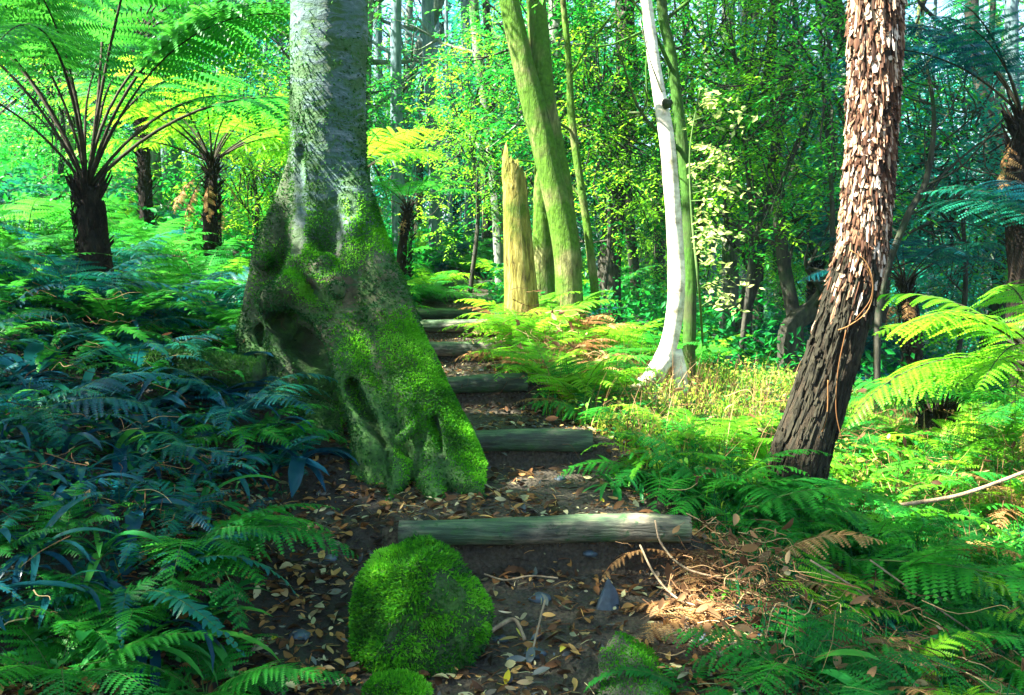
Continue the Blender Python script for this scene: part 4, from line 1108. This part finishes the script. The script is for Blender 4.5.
for nm_, mt in (('blue', 'strap_blue_sheen'), ('green', 'strap_green')):
    lst = []
    for k in range(5):
        g = np.random.default_rng(60 + k); bb = MB(); strap(bb, 1, .075, 1.25 + g.uniform(-.15, .1), -.6 + g.uniform(-.5, .3), 0, g, .12); lst.append(bb.mesh('leaf', M[mt]))
    STR[nm_] = lst
    lst = []
    for k in range(4):
        g = np.random.default_rng(90 + k); bb = MB(); strap(bb, 1, .13, 1.1, -.2 + g.uniform(-.4, .3), 0, g, .2); lst.append(bb.mesh('leaf', M[mt]))
    STR['broad_' + nm_] = lst
def strap_plant(loc, kind, n, scale, label, group=None):
    e = empty('strap_leaf_plant', loc, label, 'plant', group)
    for k in range(n):
        o = mobj('leaf', STR[kind][int(sg.integers(len(STR[kind])))], e)
        o.rotation_euler = (sg.normal() * .2, sg.uniform(-.15, .6), k * 2.39996 + sg.normal() * .2); s_ = scale * sg.uniform(.6, 1.1); o.scale = (s_,) * 3
    return e
for px, py, kd, n, s, lab in [(300, 470, 'blue', 16, .34, 'dark blue strap-leaved plant against the left foot of the mossy tree'), (270, 440, 'blue', 14, .36, 'blue strap-leaved tuft one step left of the mossy tree foot'),
        (225, 480, 'blue', 14, .36, 'glossy dark tuft left of the leaf litter'), (215, 620, 'broad_green', 7, .30, 'broad wavy leaf plant at the left edge of the leaf litter'),
        (150, 640, 'blue', 14, .40, 'arching strap-leaved tuft above the bottom left fern'), (90, 655, 'broad_green', 6, .34, 'bright broad wavy leaved plant at the bottom left'),
        (35, 560, 'blue', 14, .42, 'blue strap-leaved tuft by the left edge'), (80, 520, 'broad_blue', 8, .3, 'broad dark leaved plant in the lower left bank'),
        (615, 492, 'green', 18, .30, 'dark strap-leaved tuft hanging over the end of the second step log'), (650, 490, 'green', 16, .30, 'strap-leaved tuft right of the second step log'),
        (590, 420, 'green', 14, .30, 'strap-leaved tuft on the bank above the second step log'), (550, 400, 'green', 14, .28, 'strap-leaved tuft at the right end of the third step log'),
        (800, 640, 'broad_green', 5, .26, 'upright plant with pointed oval leaves beside the dead fronds'), (880, 640, 'blue', 12, .3, 'bluish strap-leaved tuft on the lower right slope'),
        (745, 560, 'green', 14, .34, 'grassy tuft spilling right of the nearest log'), (960, 620, 'green', 12, .32, 'strap-leaved tuft near the right bottom corner'), (720, 480, 'green', 14, .34, 'arching green tuft left of the shaggy tree foot')]:
    strap_plant(gp(px, py), kd, n, s, lab)
def scatter_strap(n, xr, yr, kinds, size):
    for _ in range(n):
        for _t in range(40):
            y = sg.uniform(*yr); lim = .62 * y + .2; x = sg.uniform(max(xr[0], -lim), min(xr[1], lim))
            if free(x, y, .05): break
        else: continue
        kd = kinds[int(sg.integers(len(kinds)))]
        e = strap_plant((x, y, H(x, y) - .01), kd, int(sg.integers(7, 14)), sg.uniform(*size), 'x')
        PEND.append((e, '%s %s-leaved tuft %s' % ('blue' if 'blue' in kd else 'green', 'broad' if 'broad' in kd else 'strap', where(x, y)), x, y))
scatter_strap(30, (-2.2, -1), (2.5, 4.2), ['blue', 'blue', 'broad_blue', 'green'], (.30, .44))
scatter_strap(60, (-3.4, -1), (4, 6.5), ['blue', 'blue', 'broad_blue'], (.34, .52))
scatter_strap(40, (.3, 3), (2.6, 6.0), ['green', 'green', 'broad_green', 'blue'], (.20, .34))

for k, (px, Y, kd, s_, lab) in enumerate([(470, 12.8, 'soft_green', .9, 'fern closing the top of the path just beyond the farthest log'), (440, 13.4, 'soft_blue', 1.0, 'dark fern left beyond the farthest log'), (500, 13.2, 'soft_green', .8, 'fern behind the base of the yellow stump'),
        (425, 11.0, 'soft_lime', .8, 'light fern left of the seventh step'), (405, 12.2, 'flat_green', .9, 'flat fern under the dark curved little tree fern'), (455, 14.5, 'tree_green', 1.2, 'large fern at the end of the view up the path'), (485, 15.0, 'tree_blue', 1.2, 'dim large fern beyond the end of the path'),
        (380, 10.2, 'soft_green', .8, 'fern in front of the tree fern behind the big trunk'), (515, 9.3, 'soft_green', .6, 'fern at the right end of the upper logs below the stump'), (418, 14.2, 'tree_lime', 1.1, 'bright large fern up the slope beyond the steps'),
        (70, 5.2, 'soft_blue', .8, 'tall blue-green fern hiding the foot of the big tree fern'), (118, 5.15, 'sword_green', .8, 'tall narrow-leaved fern right of the foot of the big tree fern'), (150, 7.6, 'soft_green', .95, 'tall fern in front of the small dark tree fern trunk'),
        (200, 7.0, 'soft_green', .9, 'tall fern below the yellow-green tree fern, on its left'), (232, 6.9, 'soft_lime', .8, 'light fern below the yellow-green tree fern, on its right'), (30, 6.6, 'soft_green', 1.0, 'large fern at the left edge behind the big tree fern trunk')]):
    fern(ground_pt(px, Y), kd, 12, s_, lab, None, (-.3, .3), seed=900 + k)
# ------------------------------------------------------------ labels for the scattered plants
ORD = ['first', 'second', 'third', 'fourth', 'fifth', 'sixth', 'seventh', 'eighth', 'ninth', 'tenth', 'eleventh', 'twelfth']
byk = {}
for e, k, x, y in PEND: byk.setdefault(k, []).append((project((x, y, H(x, y)))[0], e))
for k, lst in byk.items():
    lst.sort(key=lambda a: a[0])
    for n_, (_, e) in enumerate(lst):
        if len(lst) == 1: lab = k
        elif n_ == 0: lab = k + ', leftmost of its kind '
        elif n_ == len(lst) - 1: lab = k + ', rightmost of its kind'
        else: lab = k + ', %s from the left' % ORD[min(n_, 11)]
        e['label'] = lab
        e['group'] = 'ferns growing beside the path' if e['category'] == 'fern' else 'strap leaved tufts beside the path'

# ------------------------------------------------------------ boulder, stones
def rock(name, label, loc, dim, seed, mat, amp=.14, sub_=5, cuts=6, rot=0, shape=None):
    import bmesh
    bm = bmesh.new(); bmesh.ops.create_icosphere(bm, subdivisions=sub_, radius=1)
    V = np.array([v.co[:] for v in bm.verts]); F_ = np.array([[v.index for v in f.verts] for f in bm.faces]); bm.free()
    g = np.random.default_rng(seed)
    for _ in range(cuts):      # flat facets
        n_ = g.normal(size=3); n_ /= np.linalg.norm(n_); d = g.uniform(.68, .88)
        t = V @ n_; V = V - np.outer(np.maximum(0, t - d), n_) * .9
    V = V * (1 + amp * fbm(V[:, 0] * 1.6 + seed, V[:, 1] * 1.6, V[:, 2] * 1.6, 4, seed)[:, None])
    if shape is not None: V = shape(V)
    V = V * np.array(dim) / 2
    ca, sa = math.cos(rot), math.sin(rot)
    V = V @ np.array(((ca, sa, 0), (-sa, ca, 0), (0, 0, 1)))
    e = empty(name, loc, label, 'boulder' if 'boulder' in name else 'stone')
    MB().add(V, F_, 0, True).build('rock', mat, e)
    return e, V, F_
m, nt, bs = nodes('mossy_rock')
n1 = noise(nt, 9, 7, objco(nt)); n2 = noise(nt, 60, 4, objco(nt))
c = ramp(nt, n1, [(.35, (.02, .022, .012)), (.5, (.03, .08, .012)), (.65, (.05, .15, .015))])
nt.links.new(mix(nt, ramp(nt, n2, [(.4, (0, 0, 0)), (.7, (.7, .7, .7))]), c, (.02, .05, .012)), bs.inputs['Base Color']); bs.inputs['Roughness'].default_value = .95
bump(nt, bs, n2, 1, .02); M['mossy_rock'] = m
def bshape(V):
    V = V.copy()
    z = V[:, 2]
    V[:, 0] = V[:, 0] * (1 - .34 * np.clip(z, -1, 1)) + .02 * z
    V[:, 1] = V[:, 1] * (1 - .25 * z)
    return V
bp = P(412, 607, 3.02)
e, V, F_ = rock('mossy_boulder', 'rounded boulder wrapped in bright green moss in front of the nearest log', (bp[0], bp[1], bp[2]), (.52, .46, .50), 4, M['mossy_rock'], .11, 6, 9, 0, bshape)
lf = lambda c, nr: np.clip(.45 + nr[:, 2] * .7 - .5 * nr[:, 0] + .12 + 1.0 * fbm(c[:, 0] * 9, c[:, 1] * 9, c[:, 2] * 9, 3, 3), 0, 2) + .02
fuzz(V, F_, 34000, .015, lf, (0, 0, -.25), 6, jitter=.8).build('moss', M['moss'], e)
fuzz(V, F_, 8000, .013, None, (0, 0, -.4), 16, jitter=.7).build('dark_moss', M['moss_dark'], e)
m, nt, bs = nodes('slate')
n1 = noise(nt, 14, 6, objco(nt)); c = ramp(nt, n1, [(.35, (.015, .025, .03)), (.6, (.05, .08, .10)), (.75, (.03, .07, .03))])
nt.links.new(c, bs.inputs['Base Color']); bs.inputs['Roughness'].default_value = .6; bump(nt, bs, n1, .6, .01); M['slate'] = m
m, nt, bs = nodes('green_stone')
n1 = noise(nt, 10, 7, objco(nt)); c = ramp(nt, n1, [(.35, (.012, .014, .008)), (.5, (.04, .045, .02)), (.62, (.02, .09, .012))])
nt.links.new(c, bs.inputs['Base Color']); bs.inputs['Roughness'].default_value = .8; bump(nt, bs, n1, .8, .015); M['green_stone'] = m
def tri_shape(V):
    V = V.copy(); V[:, 0] *= (1 - .62 * (V[:, 2] + 1) / 2); return V
p = P(608, 611, 3.28); rock('slate_stone', 'small bluish slate stone standing upright on the dirt', p, (.17, .06, .24), 11, M['slate'], .08, 4, 8, .2, tri_shape)
def hull_stone(name, label, pts, mat, seed):
    import bmesh
    o0 = np.mean(pts, axis=0)
    bm = bmesh.new()
    for p_ in pts: bm.verts.new(tuple(p_ - o0))
    r_ = bmesh.ops.convex_hull(bm, input=bm.verts[:])
    bmesh.ops.bevel(bm, geom=bm.edges[:], offset=.007, segments=2, affect='EDGES', profile=.6)
    bmesh.ops.triangulate(bm, faces=bm.faces[:])
    for _ in range(4):
        bmesh.ops.subdivide_edges(bm, edges=[e_ for e_ in bm.edges if e_.calc_length() > .016], cuts=1)
        bmesh.ops.triangulate(bm, faces=bm.faces[:])
    V = np.array([v.co[:] for v in bm.verts]); bm.verts.index_update(); F_ = np.array([[v.index for v in f.verts] for f in bm.faces]); bm.free()
    V = V * (1 + .05 * fbm(V[:, 0] * 14, V[:, 1] * 14, V[:, 2] * 14, 4, seed))[:, None]
    e = empty(name, o0, label, 'stone')
    MB().add(V, F_, 0, False).build('rock', mat, e)
    fuzz(V, F_, 5000, .008, lambda c, nr: np.clip(nr[:, 2] - .1 + .7 * fbm(c[:, 0] * 20, c[:, 1] * 20, c[:, 2] * 20, 2, 3), 0, 1) + 1e-5, (0, 0, 0), 12).build('moss', M['moss'], e)
    return e
hull_stone('wedge_stone', 'wedge shaped greenish stone with a sharp ridge at the bottom edge', [P(616, 630, 2.92), P(632, 637, 2.98), P(598, 656, 2.84), P(598, 715, 2.62), P(650, 668, 2.72), P(674, 715, 2.55), P(655, 650, 2.98), P(690, 725, 2.75), P(610, 730, 2.9), P(640, 740, 2.5)], M['green_stone'], 5)
p = P(398, 695, 2.62); e, V, F_ = rock('mossy_stone', 'low moss covered stone peeking in below the boulder', p, (.20, .14, .12), 18, M['mossy_rock'], .1, 4, 4)
fuzz(V, F_, 7000, .012, None, (0, 0, 0), 7).build('moss', M['moss'], e)
for k, (px, py, w_, lab) in enumerate([(535, 655, .06, 'small dark stone lying on the dirt below the slate stone'), (590, 560, .05, 'small grey pebble on the dirt under the nearest log'), (700, 640, .07, 'dark rounded stone beside the dead fronds'),
        (540, 600, .07, 'flat dark stone on the path right of the boulder'), (300, 640, .06, 'small bluish stone in the litter left of the boulder'), (330, 560, .05, 'small dark stone in the litter behind the boulder'), (560, 480, .05, 'pebble on the second tread of the path'), (500, 640, .05, 'pebble at the right foot of the boulder')]):
    p = gp(px, py); rock('stone', lab, p, (w_ * 1.3, w_, w_ * .6), 30 + k, M['slate'], .15, 3, 5)
# fallen mossy log in the left bank
p = gp(200, 385, .10)
e = empty('fallen_log', p, 'fallen mossy log lying in the ferns of the left bank', 'log')
b = MB().tube(spline([(-.35, .1, -.02), (0, 0, -.01), (.32, -.05, -.05)], 30), .085, 28, rough=.18)
Vl, Fl = b.V[0], b.F[0][0]
b.build('trunk', M['mossy_rock'], e)
fuzz(Vl, Fl, 9000, .016, None, (0, 0, .1), 9).build('moss', M['moss_dark'], e)

# ------------------------------------------------------------ leaf litter, sticks
g = np.random.default_rng(55)
def litter_mat(name, stops):
    m = leaf_mat(name, stops, .12, .6, 0)
    return m
M['litter'] = litter_mat('litter', [(0, (.015, .010, .005)), (.3, (.05, .025, .010)), (.5, (.12, .055, .02)), (.66, (.28, .14, .04)), (.78, (.40, .26, .08)), (.86, (.05, .07, .09)), (.93, (.30, .30, .14)), (1, (.48, .42, .22))])
def ground_leaf(b, x, y, z, L, g, mat=0, rnd=None, curl=None, tilt=.5):
    n = 5; s = np.linspace(0, 1, n)
    cu = g.uniform(-1.2, 1.2) if curl is None else curl
    w = L * g.uniform(.16, .26) * np.sin(np.clip(s * .94 + .03, 0, 1) * math.pi)**.8
    zz = cu * L * .22 * (s * (1 - s)) * 2
    cc = np.stack([s * L - L / 2, 0 * s, zz], -1); fold = g.uniform(-.2, .6)
    l = cc + np.stack([0 * s, w, w * fold], -1); r = cc + np.stack([0 * s, -w, w * fold], -1)
    V = np.stack([l, cc, r], 1).reshape(-1, 3)
    rot = np.array(Euler((g.normal() * tilt, g.normal() * tilt * .6, g.random() * 6.28)).to_matrix())
    V = V @ rot.T + np.array((x, y, z))
    i_ = np.arange(n - 1) * 3
    F_ = np.concatenate([np.stack([i_, i_ + 1, i_ + 4, i_ + 3], -1), np.stack([i_ + 1, i_ + 2, i_ + 5, i_ + 4], -1)])
    b.add(V, F_, mat, True, rnd)
b = MB(); nl = 0
while nl < 12000:
    y = 2.3 + 7.0 * g.random()**1.6; lim = .6 * y
    x = g.uniform(-1.4 if y < 4.4 else -1.2, 1.0)
    u = x - pcx(y)
    dens = .35 + .65 * (vnoise(x * 3, y * 3, 0, 6) > -.1)
    if y < 4.2 and x < -.25: dens = 1
    elif y < 3.55: dens *= .55 if abs(u) < .4 else 1
    if .4 > abs(u) and y > 4: dens *= .5
    if g.random() > dens: continue
    L = (.018 + .055 * g.random()**1.8) * (1 if y < 5 else .85)
    ground_leaf(b, x, y, H(x, y) + g.uniform(.003, .022), L, g); nl += 1
for _ in range(1600):    # crumbs and twigs among the leaves
    y = 2.3 + 5 * g.random()**1.4; x = g.uniform(-1.3, .95); a = g.random() * 6.28; L = g.uniform(.02, .09)
    d = np.array((math.cos(a), math.sin(a), g.normal() * .15)) * L; p = np.array((x, y, H(x, y) + .008))
    b.tube([p, p + d * .5 + (0, 0, .004), p + d], [.0016, .0018, .001], 4, cap=False)
tag(b.build('leaf_litter', M['litter']), 'brown and tan dead leaves carpeting the path and the ground left of the boulder', 'leaf litter', kind='stuff')
M['yellow_leaf'] = leaf_mat('yellow_leaf', [(0, (.45, .42, .02)), (.5, (.60, .48, .04)), (1, (.62, .62, .12))], .3, .5)
M['pale_leaf'] = leaf_mat('pale_leaf', [(0, (.45, .26, .10)), (.5, (.55, .40, .22)), (1, (.60, .58, .42))], .2, .5)
LV = []
for k in range(6):
    bb = MB(); ground_leaf(bb, 0, 0, 0, .075, np.random.default_rng(k), tilt=.15); LV.append(bb)
LVy = [q_.mesh('leaf', M['yellow_leaf']) for q_ in LV]; LVp = [q_.mesh('leaf', M['pale_leaf']) for q_ in LV]
spots = [(602, 505, 'y', 'behind the nearest log'), (500, 690, 'y', 'at the bottom edge below the boulder'), (507, 683, 'y', 'low on the dirt right of the small mossy stone'), (530, 660, 'y', 'on the dirt left of the wedge stone'), (563, 655, 'y', 'just left of the wedge stone'),
    (275, 645, 'y', 'in the litter left of the boulder'), (330, 545, 'p', 'behind the boulder'), (350, 530, 'p', 'in front of the mossy root'), (345, 505, 'p', 'near the foot of the tree'), (505, 617, 'p', 'on the bare dirt right of the boulder'), (490, 640, 'y', 'against the right foot of the boulder'),
    (285, 600, 'p', 'left of the boulder in the dark litter'), (300, 570, 'p', 'between the boulder and the left ferns'), (320, 690, 'p', 'at the bottom edge left of the mossy stone'), (520, 640, 'y', 'in the middle of the bare dirt'), (700, 610, 'p', 'beside the dead fronds'),
    (680, 560, 'p', 'under the right end of the nearest log'), (590, 500, 'p', 'resting against the top of the nearest log'), (560, 500, 'p', 'on the first tread'), (640, 505, 'p', 'on the first tread at its right end'), (290, 535, 'p', 'at the edge of the left ferns'), (255, 655, 'p', 'near the green fern at the bottom'),
    (540, 415, 'p', 'on the tread behind the second log'), (750, 690, 'p', 'at the bottom right of the wedge stone'), (650, 690, 'y', 'beside the wedge stone at the bottom edge'), (440, 505, 'p', 'just behind the left end of the nearest log'), (525, 690, 'p', 'on the dirt at the bottom centre')]
for k, (px, py, t_, w_) in enumerate(spots):
    p = gp(px, py, .018)
    o = mobj('fallen_leaf', (LVy if t_ == 'y' else LVp)[k % 6], None, tuple(p)); o.rotation_euler = (random.uniform(-.4, .4), random.uniform(-.3, .3), random.random() * 6.28); s_ = random.uniform(.5, .85); o.scale = (s_,) * 3
    tag(o, '%s fallen leaf %s' % ('yellow' if t_ == 'y' else 'tan', w_), 'leaf', 'bright fallen leaves on the ground')
M['twig'] = bark_mat('twig', [(.3, (.10, .07, .04)), (.7, (.36, .27, .16))])
for a, r, lab in [([(484, 574, 3.25), (505, 580, 3.24), (530, 576, 3.24), (558, 578, 3.22)], .0035, 'thin curved pale twig on the dirt under the nearest log'),
        ([(455, 502, 3.95), (480, 497, 3.98), (500, 490, 4.0)], .005, 'forked twig at the foot of the mossy root'),
        ([(900, 505, 4.1), (960, 495, 4.1), (1030, 470, 4.1)], .010, 'bare pale branch slanting across the right edge'),
        ([(870, 560, 3.4), (940, 610, 3.3), (1030, 670, 3.2)], .004, 'long thin straw coloured stalk crossing the lower right ferns'),
        ([(810, 560, 3.3), (870, 600, 3.2), (920, 660, 3.1)], .004, 'thin brown stalk lying over the lower right slope'),
        ([(480, 640, 2.95), (500, 625, 3.0), (515, 620, 3.05), (525, 640, 3.0)], .007, 'dark exposed root looping out of the dirt right of the boulder'),
        ([(545, 600, 3.1), (535, 640, 3.0), (530, 665, 2.9)], .004, 'dark stick lying along the dirt path'),
        ([(640, 545, 3.45), (655, 575, 3.3), (680, 600, 3.2), (720, 610, 3.15)], .004, 'wiry brown vine tumbling from the end of the nearest log'),
        ([(655, 520, 3.55), (662, 545, 3.5), (690, 570, 3.3), (760, 585, 3.2)], .004, 'wiry tan vine looping over the end of the nearest log')]:
    q_ = [Q(v_) for v_ in a]
    q_ = [np.array((v_[0], v_[1], max(v_[2], H(v_[0], v_[1]) + r * .7))) for v_ in q_]
    o0 = q_[0]; b = MB().tube(spline(np.array(q_) - o0, 24), r, 7, rough=.2)
    tag(b.build('twig', M['twig'], None, tuple(o0)), lab, 'twig')

# ------------------------------------------------------------ grasses and low cover (uncountable)
def blades(n, xr, yr, Lr, wr, mat, name, lab, seed, dens=None, off=.0):
    g = np.random.default_rng(seed)
    x = g.uniform(xr[0], xr[1], n * 3); y = g.uniform(yr[0], yr[1], n * 3)
    le, re = edges(y)
    ok = (np.abs(x) < .62 * y + .3) & ((x < le - off) | (x > re + off))
    if dens is not None: ok &= g.random(n * 3) < dens(x, y)
    x, y = x[ok][:n], y[ok][:n]; n = len(x); z = hgt(x, y) - .01
    L = g.uniform(*Lr, n); a = g.random(n) * 6.283; bend = g.uniform(.2, 1.1, n)
    d = np.stack([np.cos(a), np.sin(a), 0 * a], -1); s_ = np.stack([-np.sin(a), np.cos(a), 0 * a], -1)
    p0 = np.stack([x, y, z], -1)
    K = 5; rows = []
    for k in range(K):
        t = k / (K - 1)
        cen = p0 + d * (L * bend * t * t * .75)[:, None] + np.array((0, 0, 1.)) * (L * (t - .45 * bend * t * t))[:, None]
        w = (g.uniform(*wr) * (1 - t)**.7 + .0006)
        rows += [cen - s_ * w, cen + s_ * w]
    V = np.stack(rows, 1)
    base_ = np.arange(n)[:, None, None] * (2 * K)
    f = np.array([(2 * k, 2 * k + 1, 2 * k + 3, 2 * k + 2) for k in range(K - 1)])
    cl = np.clip(.45 + .35 * vnoise(x * 2.5, y * 2.5, 0 * x, 3) + g.normal(size=n) * .17, 0, 1)
    b = MB().add(V.reshape(-1, 3), (base_ + f[None]).reshape(-1, 4), 0, True, np.repeat(cl, 2 * K))
    tag(b.build(name, mat), lab, 'grass', kind='stuff')
blades(8000, (.2, 4.0), (4.0, 8.5), (.08, .24), (.002, .004), M['grass'], 'sunlit_grass', 'yellow-green sunlit grass and stalks round the foot of the white tree', 1)
blades(5000, (.8, 3.0), (2.4, 4.4), (.08, .24), (.002, .004), M['cover'], 'grass', 'green grass on the lower right slope', 2)
def cover(n, xr, yr, size, seed, name, lab, mat, hmax):
    g = np.random.default_rng(seed)
    x = g.uniform(*xr, n * 3); y = yr[0] + (yr[1] - yr[0]) * g.random(n * 3)**1.3
    le, re = edges(y)
    ok = (np.abs(x) < .64 * y + .4) & ((x < le) | (x > re))
    x, y = x[ok][:n], y[ok][:n]
    hh = hmax * g.random(len(x))**1.2 * (.5 + .5 * vnoise(x * 2, y * 2, 0 * x, 8))
    c = np.stack([x, y, hgt(x, y) + .01 + hh], -1)
    b = MB(); cl = np.clip(.5 + .3 * vnoise(x * 3, y * 3, 0 * x, 13) + g.normal(size=len(x)) * .2, 0, 1)
    leaves(b, c, size, g, flatness=.4, aspect=.5, rnd=cl)
    tag(b.build(name, mat), lab, 'ground cover', kind='stuff')
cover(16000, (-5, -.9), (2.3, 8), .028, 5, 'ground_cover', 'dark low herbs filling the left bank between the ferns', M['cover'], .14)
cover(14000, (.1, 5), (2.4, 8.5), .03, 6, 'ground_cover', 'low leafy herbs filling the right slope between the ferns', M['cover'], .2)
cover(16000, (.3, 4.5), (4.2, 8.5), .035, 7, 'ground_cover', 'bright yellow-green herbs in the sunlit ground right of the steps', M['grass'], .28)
cover(70000, (-16, 16), (8, 22), .075, 8, 'ground_cover', 'undergrowth of bright leaves covering the forest floor behind', M['leaf_mid'], .9)

M['straw'] = leaf_mat('straw', [(0, (.03, .016, .008)), (.45, (.14, .07, .03)), (.8, (.30, .18, .08)), (1, (.55, .42, .20))], .25, .6, 0)
blades(2600, (.2, 3.6), (4.2, 7.6), (.25, .50), (.0012, .002), M['straw'], 'dry_stalks', 'straw coloured dry stalks standing among the sunlit ferns', 21)
def tangle(n, cen, rad, L, seed, lab, h=.12, lf=.45):
    g = np.random.default_rng(seed); b = MB()
    for _ in range(n):
        x, y = cen[0] + g.normal() * rad[0], cen[1] + g.normal() * rad[1]
        a = g.normal() * 1.2 - .6; l = L * g.uniform(.4, 1.3); z = H(x, y) + abs(g.normal()) * h + .01
        d = np.array((math.cos(a), math.sin(a), g.uniform(-.5, .15))) * l
        p = np.array((x, y, z)); e_ = p + d; e_[2] = max(e_[2], H(e_[0], e_[1]) + .01)
        b.tube(spline([p, p * .67 + e_ * .33 + g.normal(size=3) * l * .09, p * .33 + e_ * .67 + g.normal(size=3) * l * .09, e_], 10), np.linspace(.0018, .0007, 10) * g.uniform(.6, 1.5), 4, cap=False)
        if g.random() < lf: ground_leaf(b, e_[0], e_[1], e_[2] + .01, g.uniform(.03, .08), g, tilt=.9)
    tag(b.build('dry_tangle', M['straw']), lab, 'dry undergrowth', kind='stuff')
tangle(520, (.80, 3.25), (.13, .22), .15, 31, 'matted tan dead stems and fronds tumbling right of the slate stone', .10, .3)
tangle(220, (1.25, 2.95), (.25, .16), .22, 32, 'loose brown dead stems low on the right slope')
tangle(260, (.15, 6.2), (.22, .45), .22, 33, 'orange brown dead stems under the sunlit fern by the steps', .2)
tangle(150, (-2.2, 4.6), (.6, .8), .18, 35, 'dry brown stems caught among the dark ferns of the left bank', .2, .04)
tangle(110, (-1.5, 3.2), (.3, .5), .14, 36, 'dead brown stems low among the nearest left ferns', .1, .1)
tangle(260, (2.2, 4.9), (.7, .4), .25, 34, 'golden dry stems right of the foot of the shaggy tree', .2)

# ------------------------------------------------------------ pale sapling beside the white tree
e0_ = gp(704, 372)
e = empty('pale_sapling', e0_, 'slender sapling with pale creamy leaves just right of the white tree', 'sapling')
g = np.random.default_rng(9)
o0 = np.array(e0_); b = MB(); lv = MB()
main = spline([np.zeros(3), P(700, 300, 6.35) - o0, P(692, 220, 6.3) - o0, P(690, 150, 6.3) - o0, P(700, 90, 6.3) - o0], 40)
b.tube(main, np.linspace(.012, .004, 40), 6)
for k in range(34):
    i_ = int(g.uniform(8, 39)); a = g.uniform(-1.3, 1.6)
    d = np.array((math.cos(a) * .9, math.sin(a) * .6, g.uniform(-.35, .25))) * g.uniform(.18, .55)
    c_ = spline([main[i_], main[i_] + d * .5 + (0, 0, .04), main[i_] + d], 8); b.tube(c_, np.linspace(.004, .0012, 8), 4, cap=False)
    pts_ = np.concatenate([c_[2:] + g.normal(size=(6, 3)) * .02 for _ in range(2)]); leaves(lv, pts_, .055, g, flatness=.5, aspect=.5)
b.build('stem', M['stem_green'], e); lv.build('foliage', M['leaf_pale'], e)
# leafy saplings in the middle distance
for k, (px, Y, hh, ck, s, lab) in enumerate([(740, 8.8, 2.6, 'mid_c', .62, 'leafy sapling with light leaves between the white and the shaggy tree'), (600, 9.8, 2.2, 'mid_c', .6, 'bushy sapling behind the thin pole-like trunk'), (470, 10.8, 1.9, 'mid_c', .55, 'bushy bright sapling above the topmost step'),
        (820, 8.4, 3.0, 'mid_a', .7, 'green sapling with hanging leaves left of the upper shaggy trunk'), (955, 9.5, 2.6, 'teal_a', .7, 'blue-green sapling behind the bent dark sapling'), (250, 9.6, 1.2, 'mid_c', .5, 'leafy bush on the hillside left of the mossy trunk'),
        (690, 10.5, 3.2, 'mid_a', .8, 'tall leafy sapling right behind the white tree'), (540, 10.5, 3.0, 'mid_b', .7, 'leafy sapling behind the two leaning trunks'), (60, 9.5, 1.5, 'mid_a', .6, 'dark leafy bush on the hillside behind the big tree fern')]):
    p = ground_pt(px, Y)
    tree_at('leafy_sapling', lab, 'sapling', [p, p + (0.1, 0, hh * .5), p + (0, .1, hh)], [.03, .025, .012], 'bark_dark', ck, p + (0, 0, hh), s, None, 5, 300 + k, .6)

# ------------------------------------------------------------ haze in the air
zmin = float(GV[:, 2].min()) - 1
zt = 24.0
V = np.array([(x, y, z) for x in (-88, 88) for y in (-33, 133) for z in (zmin, max(zt, float(GV[:, 2].max()) + 1))])
hz_m = bpy.data.materials.new('haze'); hz_m.use_nodes = True
nt = hz_m.node_tree; nt.nodes.remove(nt.nodes['Principled BSDF'])
pv = nt.nodes.new('ShaderNodeVolumePrincipled')
pv.inputs['Color'].default_value = (.5, .85, 1, 1)
pv.inputs['Density'].default_value = .0006
pv.inputs['Anisotropy'].default_value = .2
nt.links.new(pv.outputs[0], nt.nodes['Material Output'].inputs['Volume'])
o = MB().add(V, [(0, 1, 3, 2), (4, 6, 7, 5), (0, 4, 5, 1), (2, 3, 7, 6), (0, 2, 6, 4), (1, 5, 7, 3)]).build('haze', hz_m)
tag(o, kind='stuff')
o['label'] = 'pale blue haze in the air of the forest'
